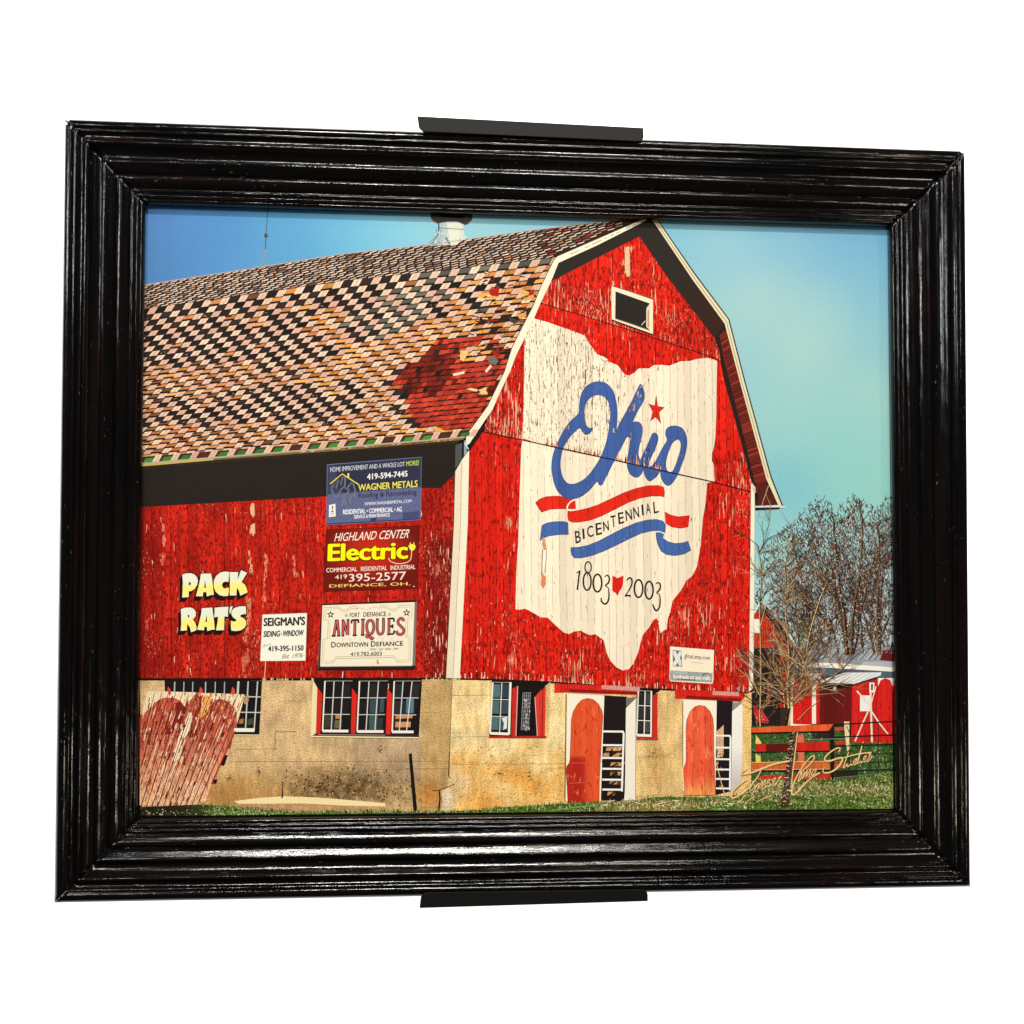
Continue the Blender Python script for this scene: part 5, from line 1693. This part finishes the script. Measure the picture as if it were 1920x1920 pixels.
for _ in range(600):
    u, v = random.random(), random.random()
    a = lerp((130, 300), (1120, 320), u)
    b = lerp((-180, 1460), (640, 1480), u)
    p = M5(lerp(a, b, v), lerp(a, b, min(1, v + random.uniform(.02, .07))))
    if p[1][0] < 264 or p[0][0] < 264:
        continue
    lp.line(p[0], p[1], random.uniform(.6, 2.6), random.choice([(240, 180, 140), (120, 30, 22), (206, 90, 60), (250, 216, 180), (70, 20, 14), (226, 130, 90)] + ([(250, 200, 146), (252, 214, 166), (240, 170, 112)] * 2 if v > .55 else [(136, 34, 26), (110, 28, 22), (160, 50, 36)])), 14, 'grit')
for _ in range(40):
    x = random.uniform(140, 1130)
    lp.poly(M5((x, 262 + x * .03), (x + 16, 255 + x * .03), (x + 8, 300 + x * .03)), random.choice([(250, 236, 206), (170, 60, 44), (244, 214, 170)]), 15, 'grit')
lp.poly(M5((925, 935), (972, 935), (935, 1045), (890, 1045)), (24, 18, 18), 8)
lp.poly(M5((975, 790), (1020, 780), (1000, 860), (950, 870)), (120, 76, 48), 8, 'grit')
lp.poly(M5((825, 1195), (862, 1190), (850, 1235), (815, 1240)), (24, 18, 18), 8)
lp.stroke(M5((1050, 680), (960, 880), (800, 1240)), 2.4, (176, 40, 30), 15)
lp.build(canvas)

# ---- grass
gr = Ink('printed_grass', 'printed strip of green grass along the foot of the barn')
GTOP = [(262, 1513), (380, 1508), (440, 1512), (560, 1524), (700, 1521), (840, 1524), (900, 1521), (930, 1514), (1000, 1510), (1062, 1506), (1130, 1503), (1190, 1500), (1230, 1494), (1290, 1494), (1340, 1495), (1400, 1488), (1412, 1462), (1560, 1462), (1580, 1460), (1674, 1450)]


def gr_col(x, y):
    if x < 400:
        return lerp((40, 34, 22), (60, 80, 34), max(0, (x - 330) / 70)) + (.4,)
    n = fbm(x * 2.2, y * 4, 3)
    c = lerp((104, 130, 50), (58, 90, 30), .5 + .5 * n)
    d = max(0, min(1, (x - 1090) / 90)) * max(0, min(1, (1330 - x) / 60)) * max(0, min(1, (y - 1499 + 3 * n) / 6))
    c = lerp(c, (196, 150, 96), .6 * d)
    if 1400 < x and 1470 < y < 1492:
        c = lerp(c, (176, 150, 104), .5 + .2 * n)
    return c + (.55,)


gr.poly(GTOP + [(1674.5, 1516), (264.5, 1530)], gr_col, 16, 'grass', size=9)
for _ in range(2600):
    x = random.uniform(380, 1672) if _ % 3 else random.uniform(1395, 1672)
    y0 = interp(GTOP, x)
    y1 = 1529 - (x - 264) * .0099
    y = y0 + (y1 - y0) * random.random() ** 1.2
    if x > 1400:
        h = random.uniform(2, 6)
    else:
        h = random.uniform(2.5, 7)
    c = random.choice([(72, 112, 38), (104, 136, 56), (44, 70, 26), (136, 154, 74), (34, 50, 20), (164, 168, 96), (206, 204, 150), (24, 36, 18), (122, 160, 62)])
    if (x > 1100 + random.uniform(0, 90) and x < 1400 and y > 1502) or (x > 1400 and random.random() < .6 and 1468 < y < 1494):
        c = random.choice([c, (236, 214, 160), (206, 166, 110), (150, 110, 70), (244, 236, 206)])
    gr.stroke([(x, y), (x + random.uniform(-2.4, 2.4), y - h)], [random.uniform(.9, 1.8), .4], c, 17 + (_ % 3), 'plain')
for _ in range(150):
    x = random.uniform(270, 560)
    y = random.uniform(1518, 1528)
    gr.line((x, y), (x + random.uniform(-2, 3), y + random.uniform(-2, 1)), random.uniform(.8, 1.8), random.choice([(196, 196, 150), (60, 90, 34), (130, 130, 90), (226, 226, 200)]), 20)
for _ in range(46):
    x, y = random.uniform(1130, 1400), random.uniform(1500, 1513)
    gr.line((x, y), (x + random.uniform(-14, 14), y + random.uniform(-3, 3)), random.uniform(.7, 1.4), random.choice([(244, 226, 170), (214, 178, 120), (250, 244, 216)]), 21)
for _ in range(420):
    x, y = random.uniform(1400, 1672), random.uniform(1462, 1514)
    gr.line((x, y), (x + random.uniform(1, 4), y + random.uniform(-1.5, 1)), random.uniform(.8, 2.0), random.choice([(232, 228, 190), (30, 40, 20), (150, 110, 70), (44, 64, 26), (206, 196, 150), (24, 30, 16), (120, 168, 60)]), 21)
gr.stroke(O7((820, 1520), (1000, 1495), (1300, 1462)), .9, (150, 200, 130), 21)
gr.build(canvas)

# ---- far farm buildings
fb = Ink('printed_farm_sheds', 'printed red farm sheds with white trim beyond the barn')
fb.poly(L4((575, 1090), (900, 1060), (1885, 1330)) + Q1((1885, 950), (345, 960), (345, 300)), (60, 40, 36), 3, 'grit')
fb.poly(L4((575, 735), (650, 735), (885, 1040), (880, 1085), (575, 1085)), (214, 64, 34), 4, 'redshed')
fb.poly(L4((650, 730), (690, 690), (900, 960), (890, 1040)), (44, 36, 36), 5, 'grit')
fb.line(*L4((570, 760), (640, 645)), 3.0, (244, 238, 222), 6)
fb.stroke(L4((668, 645), (880, 925), (1020, 1130)), 3.0, (238, 230, 216), 6)
fb.poly(L4((575, 812), (632, 812), (636, 945), (575, 945)), (246, 238, 220), 6)
fb.poly(L4((575, 1090), (830, 1090), (850, 1617), (570, 1617)), (34, 28, 28), 5, 'grit')
fb.poly(Q1((345, 290), (660, 290), (660, 760), (345, 760)), (34, 28, 28), 4, 'grit')
fb.poly(L4((812, 1045), (880, 1035), (885, 1617), (855, 1617)) + Q1((720, 560), (650, 560)), (206, 40, 28), 6, 'redshed')
for q in (((350, 540), (420, 530), (540, 720), (420, 690)), ((360, 600), (460, 640), (530, 740), (400, 720)), ((500, 260), (525, 262), (545, 520), (525, 525))):
    fb.poly(Q1(*q), (206, 52, 42), 7, 'grit')
for _ in range(50):
    x, y = random.uniform(350, 640), random.uniform(160, 740)
    fb.line(*Q1((x, y), (x + random.uniform(-40, 40), y + random.uniform(-50, 50))), random.uniform(.7, 1.8), random.choice([(150, 40, 34), (206, 90, 70), (90, 70, 60), (196, 170, 140), (30, 22, 22)]), 8)
# long shed
fb.poly(L4((960, 1190), (1190, 1078), (1885, 1078), (1885, 1260), (1000, 1225)), (148, 152, 158), 5, 'grit')
for k in range(34):
    x = 1010 + k * 26
    fb.line(*L4((x, 1200), (x + 90, 1090)), random.uniform(.8, 2.2), random.choice([(206, 208, 212), (96, 96, 104), (176, 176, 184), (60, 56, 58)]), 6)
fb.poly(L4((1790, 1110), (1885, 1100), (1885, 1215), (1770, 1200)), (104, 30, 34), 7, 'grit')
fb.poly(L4((1600, 1215), (1885, 1212), (1885, 1275), (1600, 1260)), (176, 182, 190), 7)
fb.poly(L4((930, 1215), (1400, 1232), (1885, 1270), (1885, 1310), (1300, 1275), (930, 1262)), (246, 240, 224), 8)
fb.poly(L4((930, 1262), (1300, 1278), (1885, 1310), (1885, 1370), (940, 1340)), (82, 100, 112), 7, 'grit')
fb.poly(Q1((770, 240), (800, 190), (1100, 190), (1100, 760), (765, 760)), (246, 236, 216), 8)
fb.poly(Q1((795, 740), (792, 330), (815, 260), (850, 205), (900, 192), (950, 210), (985, 270), (1002, 330), (1002, 750)), (222, 36, 28), 9, 'redshed')
fb.poly(Q1((1046, 745), (1046, 330), (1085, 250), (1100, 250), (1090, 745)), (222, 36, 28), 9, 'redshed')
fb.poly(Q1((1085, 300), (1440, 300), (1440, 745), (1088, 745)), (104, 26, 24), 9, 'redshed')
fb.poly(Q1((1095, 290), (1440, 300), (1440, 350), (1100, 355)), (28, 20, 22), 10)
fb.poly(Q1((1440, 330), (1740, 240), (1880, 240), (1880, 945), (1430, 945)), (216, 36, 32), 9, 'redshed')
fb.poly(Q1((1722, 240), (1880, 240), (1880, 330), (1855, 262), (1800, 240), (1750, 265), (1722, 330)), (246, 238, 222), 10)
fb.line(*Q1((1722, 320), (1690, 700)), .9, (120, 16, 16), 10)
fb.poly(Q1((1090, 272), (1330, 182), (1760, 178), (1750, 212), (1450, 308), (1110, 296)), (230, 230, 228), 11)
for k in range(6):
    fb.line(*Q1((1170 + k * 70, 288), (1370 + k * 66, 188)), .9, (176, 178, 180), 12)
fb.line(*Q1((1100, 292), (1450, 308)), 1.8, (70, 64, 66), 12)
fb.poly(Q1((1525, 430), (1640, 430), (1640, 602), (1525, 602)), (240, 238, 232), 11)
fb.poly(Q1((1628, 290), (1682, 290), (1682, 395), (1628, 400)), (244, 240, 230), 12)
fb.poly(Q1((1646, 305), (1666, 305), (1664, 372), (1646, 375)), (40, 32, 32), 13)
fb.poly([(p[0], p[1]) for p in Q1((1230, 350), (1250, 330), (1270, 345), (1262, 375), (1235, 378))], (170, 176, 184), 12)
for a, b, w in (((1490, 380), (1640, 545), 3), ((1640, 545), (1555, 730), 2.6), ((1555, 730), (1470, 930), 2.6), ((1640, 400), (1655, 940), 3.6), ((1655, 610), (1740, 740), 3), ((1740, 740), (1830, 850), 2.6), ((1700, 330), (1640, 540), 2)):
    fb.line(*Q1(a, b), w, (240, 224, 196), 14)
fb.build(canvas)

# ---- meadow behind the fence
md = Ink('printed_meadow', 'printed dark green pasture behind the rail fence')
md.poly(Q1((340, 760), (860, 760), (1000, 780), (1240, 760), (1430, 930), (1885, 930), (1885, 1300), (1240, 1350), (340, 1420)), (62, 96, 44), 9, 'grass')
md.poly(Q1((1000, 740), (1240, 740), (1240, 905), (1010, 905)), (50, 34, 34), 10, 'grit')
for _ in range(420):
    x, y = random.uniform(350, 1880), random.uniform(800, 1320)
    if x > 1430 and y < 930:
        continue
    md.line(*Q1((x, y), (x + random.uniform(-14, 14), y - random.uniform(5, 30))), random.uniform(.7, 2), random.choice([(80, 128, 56), (40, 66, 34), (24, 40, 24), (110, 150, 76), (62, 108, 50), (190, 190, 150)]), 11, 'plain')
for q in (((390, 860), (450, 940), (448, 958), (385, 956)), ((385, 1060), (440, 1100), (445, 1170), (390, 1165))):
    md.poly(Q1(*q), (236, 206, 110), 12)
md.build(canvas)

# ---- rail fence and wire gate
fe = Ink('printed_rail_fence', 'printed orange rail fence with a dark wire gate at its right')
fe.poly(Q1((848, 860), (912, 860), (918, 1300), (850, 1300)), (226, 108, 84), 13, 'grit')
for q, c in ((((345, 782), (820, 758), (1235, 742), (1185, 815), (345, 838)), (236, 96, 44)), (((385, 962), (500, 958), (1188, 932), (1188, 1030), (385, 1046)), (206, 42, 26)), (((340, 1162), (1195, 1148), (1200, 1238), (345, 1248)), (214, 106, 52)),
             (((400, 1308), (1200, 1280), (1202, 1352), (400, 1362)), (196, 52, 34)), (((1265, 930), (1375, 922), (1375, 962), (1265, 968)), (206, 50, 34)), (((1240, 780), (1370, 770), (1370, 812), (1240, 815)), (176, 84, 56)), (((1240, 1150), (1350, 1140), (1340, 1220), (1240, 1225)), (190, 92, 52))):
    fe.poly(Q1(*q), c, 14, 'redpaint')
fe.poly(Q1((500, 960), (760, 952), (760, 1030), (500, 1042)), (92, 24, 18), 15, 'grit')
for y0, y1, w in ((842, 825, 2.6), (1050, 1036, 2.2), (1252, 1242, 4.0)):
    fe.line(*Q1((345, y0), (1200, y1)), w, (30, 20, 18), 15)
fe.line(*Q1((345, 1160), (1195, 1146)), 1.2, (246, 190, 130), 16)
fe.line(*Q1((345, 1242), (1195, 1232)), 1.2, (246, 176, 120), 16)
fe.poly(Q1((1195, 800), (1245, 755), (1245, 1350), (1205, 1355)), (34, 22, 20), 16, 'grit')
fe.poly(Q1((1350, 715), (1412, 715), (1418, 1010), (1385, 1040), (1360, 870)), (236, 214, 160), 15, 'grit')
fe.line(*Q1((1375, 760), (1418, 850)), 1.4, (40, 30, 28), 16)
for y0, y1, w in ((748, 712, 2.2), (885, 860, 2.2), (985, 962, 2.0), (1085, 1058, 1.2), (1165, 1150, 1.2), (1258, 1236, 2.2)):
    fe.line(*Q1((1240, y0), (1885, y1)), w, (30, 24, 26), 17)
fe.line(*Q1((1250, 1330), (1885, 1272)), 1.6, (120, 112, 104), 17)
fe.poly(Q1((1250, 1270), (1500, 1255), (1500, 1300), (1250, 1320)), (40, 34, 30), 16, 'grit')
fe.line(*Q1((920, 912), (1380, 900)), .9, (150, 160, 160), 17)
for x in (1412, 1725):
    fe.line(*Q1((x, 720), (x, 1270)), 1.2, (30, 24, 26), 17)
for x in (1290, 1350, 1480, 1560, 1640, 1800, 1850):
    fe.line(*Q1((x, 960), (x, 1260)), .6, (44, 40, 40), 17)
fe.build(canvas)

# ---- bare trees
tr = Ink('printed_bare_trees', 'printed tall bare trees with brown leaves on the right')


def limb(mo, x, y, ang, ln, w, depth, layer, pal, spread=.55):
    if depth == 0 or w < .35:
        return
    pts = [(x, y)]
    a = ang
    for k in range(4):
        a += random.uniform(-.16, .16)
        x += math.cos(a) * ln / 4
        y -= math.sin(a) * ln / 4
        if x > 1673 or x < 1413:
            break
        pts.append((x, y))
    if len(pts) < 2:
        return
    mo.stroke(pts, [w, w * .68], random.choice(pal(y)), layer + (depth % 3))
    for _ in range(random.choice([2, 3, 3])):
        p = random.choice(pts[1:])
        limb(mo, p[0], p[1], a + random.uniform(-spread, spread), ln * random.uniform(.6, .82), w * .62, depth - 1, layer, pal, spread)


def pal_far(y):
    if y < 990:
        return [(50, 58, 78), (62, 74, 96), (44, 46, 60), (70, 84, 108)]
    return [(56, 44, 38), (70, 52, 38), (44, 36, 34), (92, 66, 42)]


for bx, by, ang, ln, w in ((1588, 1228, 1.62, 92, 6.5), (1572, 1226, 1.9, 76, 4.5), (1600, 1226, 1.25, 84, 4.5), (1650, 1226, 1.6, 96, 5.5), (1640, 1226, 1.85, 80, 4), (1668, 1226, 1.5, 92, 4), (1535, 1226, 1.75, 76, 3.6), (1548, 1226, 1.3, 84, 3.6), (1500, 1226, 1.7, 60, 3.0), (1618, 1226, 1.62, 104, 4), (1520, 1200, 1.5, 86, 3.2)):
    limb(tr, bx, by, ang, ln, w * .85, 7, 6, pal_far)


for pts, w in ((((1588, 1228), (1584, 1160), (1572, 1090), (1566, 1010), (1560, 960)), [9, 2]), (((1596, 1228), (1600, 1150), (1612, 1080), (1618, 1000), (1612, 940)), [7, 1.6]), (((1584, 1170), (1556, 1100), (1530, 1040), (1522, 980)), [5, 1.2]),
               (((1648, 1228), (1644, 1150), (1650, 1060), (1646, 980)), [7, 1.6]), (((1640, 1228), (1618, 1150), (1600, 1080)), [4, 1.5]), (((1545, 1226), (1530, 1150), (1500, 1070), (1488, 1010)), [4, 1.0]), (((1606, 1130), (1640, 1060), (1660, 990)), [4, 1.2])):
    q = [(a + random.uniform(-1.5, 1.5), b) for a, b in catmull(list(pts), False, 5)]
    tr.stroke(q, w, (50, 38, 32), 9, 'bark')
    tr.stroke([(a - w[0] * .22, b) for a, b in q], [w[0] * .22, .4], (146, 108, 70), 10)


def crown_top(x):
    return interp([(1415, 1090), (1440, 1010), (1470, 985), (1500, 960), (1530, 920), (1570, 945), (1600, 915), (1640, 945), (1675, 910)], x)


for _ in range(8200):
    x = random.uniform(1416, 1672)
    y = random.uniform(crown_top(x) + 8, 1226)
    dens = .25 + .75 * max(0, min(1, (x - 1440) / 60)) * max(0, min(1, (y - crown_top(x) - 10) / 50))
    if random.random() > dens:
        continue
    a = random.uniform(.6, 2.5)
    ln = random.uniform(3, 10)
    c = random.choice([(54, 40, 32), (46, 38, 36), (118, 68, 34), (136, 78, 38), (78, 52, 34), (44, 34, 30), (104, 62, 36), (92, 56, 34)])
    tr.stroke([(x, y), (x + math.cos(a) * ln, y - math.sin(a) * ln)], [random.uniform(1.0, 2.1), .7], c, 2 + (_ % 4))
for _ in range(2300):
    x = random.uniform(1440, 1672)
    y = random.uniform(crown_top(x) + 50, 1226)
    tr.poly([(x, y), (x + random.uniform(1, 2.6), y + random.uniform(-.6, .6)), (x + random.uniform(.6, 2), y + random.uniform(1, 2.6))], random.choice([(230, 228, 226), (150, 92, 50), (196, 208, 220), (120, 62, 30), (216, 206, 194), (190, 204, 214), (164, 96, 48)]), 10)
for _ in range(60):
    x, y = random.gauss(1506, 8), random.gauss(1200, 18)
    tr.poly([(x, y), (x + 3, y - 1), (x + 1.4, y + 3)], random.choice([(110, 140, 70), (150, 170, 110), (80, 110, 54)]), 11)
tr.build(canvas)

yt = Ink('printed_young_tree', 'printed young bare tree in front of the rail fence')
yt.poly(Q1((770, 832), (845, 832), (800, 1200), (745, 1652), (655, 1652), (720, 1230)), (92, 64, 50), 19, 'bark')
yt.stroke(Q1((842, 832), (800, 1180), (770, 1440)), [1.6, 2.0, 1.4], (244, 206, 140), 20)
for _ in range(90):
    v = random.random()
    p = Q1(lerp((780, 840), (680, 1640), v))[0]
    yt.line((p[0] + random.uniform(-4, 6), p[1]), (p[0] + random.uniform(-4, 7), p[1] + random.uniform(-3, 3)), random.uniform(.8, 2), random.choice([(34, 20, 16), (220, 200, 180), (50, 30, 22), (170, 110, 70), (20, 14, 14)]), 20, 'plain')
yt.stroke(Q1((700, 755), (735, 650), (750, 560)), [5.4, 5.0, 4.0], (40, 28, 26), 19, 'bark')
yt.stroke(Q1((745, 760), (762, 640), (775, 560)), [3.0, 2.6, 2.2], (222, 190, 130), 20)
TAN = (222, 184, 122)
STEMS = [(Q1((745, 570), (735, 440), (725, 300), (735, 150), (745, 0)), [4.2, 3.4]), (L4((890, 1500), (900, 1300), (895, 1050), (880, 900), (868, 700), (872, 500), (860, 300)), [3.6, 1.4]),
         (Q1((770, 540), (820, 440), (880, 320), (905, 120), (905, 30)), [2.6, 2.6]), (L4((1040, 1300), (1075, 1080), (1110, 900), (1190, 640), (1260, 470)), [3.4, 1.4]),
         (Q1((700, 560), (690, 420), (672, 300), (650, 120)), [2.4, 1.4]), (Q1((435, 770), (430, 600), (438, 440), (442, 250), (440, 20)), [2.8, 1.6]), (L4((630, 1617), (632, 1100), (625, 700), (640, 400), (610, 120)), [2.2, 1.0]),
         (Q1((780, 540), (900, 450), (1050, 340), (1200, 240), (1350, 120)), [1.8, .8]), (Q1((800, 490), (950, 430), (1100, 420), (1280, 400)), [1.2, .7]), (Q1((845, 700), (960, 580), (1090, 480)), [1.4, .7])]
for p, w in STEMS:
    q = catmull(p)
    yt.stroke([(a + 1.2, b) for a, b in q], [v * 1.15 for v in w], (50, 34, 28), 18)
    yt.stroke(q, [v * .7 for v in w], TAN, 20)


def twig(x, y, a, ln, w, dep):
    pts = [(x, y)]
    for k in range(3):
        a += random.uniform(-.22, .22)
        x += math.cos(a) * ln / 3
        y -= math.sin(a) * ln / 3
        if 1374 < x < 1672:
            pts.append((x, y))
    if len(pts) < 2:
        return
    yt.stroke(pts, [w, w * .5], random.choice([(196, 156, 104), (54, 40, 34), (124, 92, 64), (48, 36, 32), (94, 68, 50), (58, 42, 36), (206, 182, 146), (160, 122, 82)]), 21 + dep)
    if dep:
        for _ in range(3):
            p = random.choice(pts)
            twig(p[0], p[1], a + random.uniform(-.7, .7), ln * .66, w * .7, dep - 1)


for _ in range(150):
    p, w = random.choice(STEMS[:8])
    q = catmull(p)
    a = random.choice(q[2:])
    sgn = random.choice([-1, 1])
    twig(a[0], a[1], 1.57 - sgn * random.uniform(.3, 1.05), random.uniform(22, 64), random.uniform(.8, 1.5), 2)
for _ in range(10):
    twig(1402 + random.uniform(-4, 6), random.uniform(1230, 1300), random.uniform(1.9, 2.7), random.uniform(20, 44), 1.0, 1)
yt.build(canvas)

# ---- photographer's signature
sn = Ink('printed_signature', 'printed cream handwritten signature in the lower right corner')
SC = (240, 202, 138)


def sig(pts, w, closed=False):
    q = catmull(X8(*pts), False, 6)
    w = [v * .95 for v in w] if isinstance(w, list) else w * .95
    sn.stroke([(a + .6, b + .7) for a, b in q], w, (104, 66, 34), 25)
    sn.stroke(q, w, SC, 26)


sig([(250, 400), (200, 440), (190, 465), (260, 452), (320, 435), (450, 385), (600, 330), (770, 298)], [1.0, 1.6, 3.2, 3.6, 3.4])
sig([(435, 375), (400, 460), (330, 560), (230, 665), (140, 720), (90, 742), (68, 720), (95, 650), (170, 580), (235, 535), (250, 540)], [1.6, 2.6, 3.4, 3.2, 1.4])
sig([(320, 580), (290, 630), (300, 660), (345, 610), (365, 585), (345, 650), (320, 690)], 1.6)
sig([(345, 640), (400, 560), (385, 640), (440, 540), (430, 620), (475, 520), (470, 625), (510, 560), (535, 520), (500, 540), (510, 610), (570, 560), (600, 500), (560, 530), (590, 590), (640, 520), (675, 480), (630, 510), (665, 560), (620, 610)], 1.7)
sig([(170, 785), (195, 760), (215, 725), (250, 712)], 1.8)
sig([(260, 785), (320, 740), (345, 715), (330, 750)], 1.5)
sig([(385, 785), (450, 750), (540, 718)], [1.2, 2.2])
sig([(935, 330), (900, 440), (868, 545), (905, 500), (915, 380)], 1.9)
sig([(1130, 445), (1040, 495), (960, 560), (880, 650), (820, 700), (795, 690), (800, 620), (840, 510), (920, 370), (1010, 260), (1055, 235), (1060, 265), (1010, 340), (930, 410), (890, 440)], [1.4, 2.8, 3.4, 3.0, 2.0, 2.4, 2.2, 1.4])
sig([(950, 420), (915, 520), (945, 470)], 1.7)
sig([(945, 470), (985, 400), (960, 500), (1010, 410), (1020, 420), (1000, 495), (1050, 460), (1090, 400), (1045, 420), (1030, 480), (1090, 450), (1130, 440)], 1.7)
sig([(1350, 195), (1372, 155), (1350, 140), (1270, 180), (1200, 245), (1190, 290), (1240, 300), (1340, 268), (1392, 262), (1395, 300), (1340, 380), (1260, 430), (1195, 442), (1165, 420), (1185, 372)], [1.6, 2.4, 2.8, 3.2, 3.0, 3.4, 2.6, 1.4])
sig([(1395, 268), (1500, 235), (1620, 210), (1740, 195)], [1.6, 2.6, 2.2])
sig([(1475, 190), (1440, 290), (1410, 385), (1460, 330), (1470, 300), (1460, 370), (1510, 320), (1525, 280), (1505, 350), (1550, 320), (1575, 265), (1535, 300), (1545, 345), (1590, 290), (1635, 115)], 1.8)
sig([(1635, 115), (1590, 270), (1585, 330), (1625, 290), (1640, 250), (1620, 320), (1660, 290), (1690, 230), (1655, 260), (1665, 310), (1710, 270), (1745, 195), (1715, 220), (1752, 250), (1700, 312)], 1.7)
sn.build(canvas)

# ------------------------------------------------------------------ the holder that grips the frame
holder = empty('display_holder', label='matte black display holder clipped over the top and bottom edges of the frame', category='picture holder')
holder_m = matte_black('satin_black_steel', (0.008, 0.0072, 0.0065))


def plate(name, corners, thick, back_to, top_side):
    """front plate with rounded free corners and a flange running back over the frame"""
    P = [Vector(c) for c in corners]         # TL TR BR BL, front face

    def arc(c, a, b, r, n=5):
        ua, ub = (a - c).normalized() * r, (b - c).normalized() * r
        return [c + ua * (1 - math.sin(t)) + ub * (1 - math.cos(t)) for t in [k * math.pi / 2 / n for k in range(n + 1)]]
    r = 0.006
    if top_side:
        loop = [P[0], P[1]] + arc(P[2], P[1], P[3], r) + arc(P[3], P[2], P[0], r)
    else:
        loop = arc(P[0], P[3], P[1], r) + arc(P[1], P[0], P[2], r) + [P[2], P[3]]
    n = len(loop)
    verts = [tuple(p) for p in loop] + [(p.x, p.y + thick, p.z) for p in loop]
    faces = [tuple(reversed(range(n))), tuple(range(n, 2 * n))]
    faces += [(i, (i + 1) % n, n + (i + 1) % n, n + i) for i in range(n)]
    e0, e1 = (P[0], P[1]) if top_side else (P[3], P[2])
    e0, e1 = e0.lerp(e1, .035), e1.lerp(e0, .035)
    dz = -thick if top_side else thick
    b = len(verts)
    for p in (e0, e1):
        verts += [(p.x, p.y + thick, p.z), (p.x, back_to, p.z), (p.x, back_to, p.z + dz), (p.x, p.y + thick, p.z + dz)]
    faces += [(b, b + 1, b + 5, b + 4), (b + 1, b + 2, b + 6, b + 5), (b + 2, b + 3, b + 7, b + 6), (b + 3, b, b + 4, b + 7), (b, b + 3, b + 2, b + 1), (b + 4, b + 5, b + 6, b + 7)]
    o = mesh_obj(name, verts, faces, [holder_m], holder)
    bv = o.modifiers.new('edge', 'BEVEL')
    bv.width = 0.0006
    bv.segments = 2
    bv.limit_method = 'ANGLE'
    return o


plate('top_clip', [(-0.1138, -0.0085, 0.3951), (0.1167, -0.0085, 0.3915), (0.1162, -0.0135, 0.3762), (-0.1121, -0.0135, 0.3785)], 0.0022, 0.0335, True)
plate('bottom_clip', [(-0.1063, -0.0135, -0.3750), (0.1196, -0.0135, -0.3757), (0.1201, -0.0115, -0.3878), (-0.1078, -0.0115, -0.3905)], 0.0022, 0.0335, False)
ub = [(-0.03, 0.0335), (0.03, 0.0335), (0.03, 0.0385), (-0.03, 0.0385)]
mesh_obj('upright_bar', [(x, y, -0.386) for x, y in ub] + [(x, y, 0.391) for x, y in ub],
         [(3, 2, 1, 0), (4, 5, 6, 7), (0, 1, 5, 4), (1, 2, 6, 5), (2, 3, 7, 6), (3, 0, 4, 7)], [holder_m], holder)
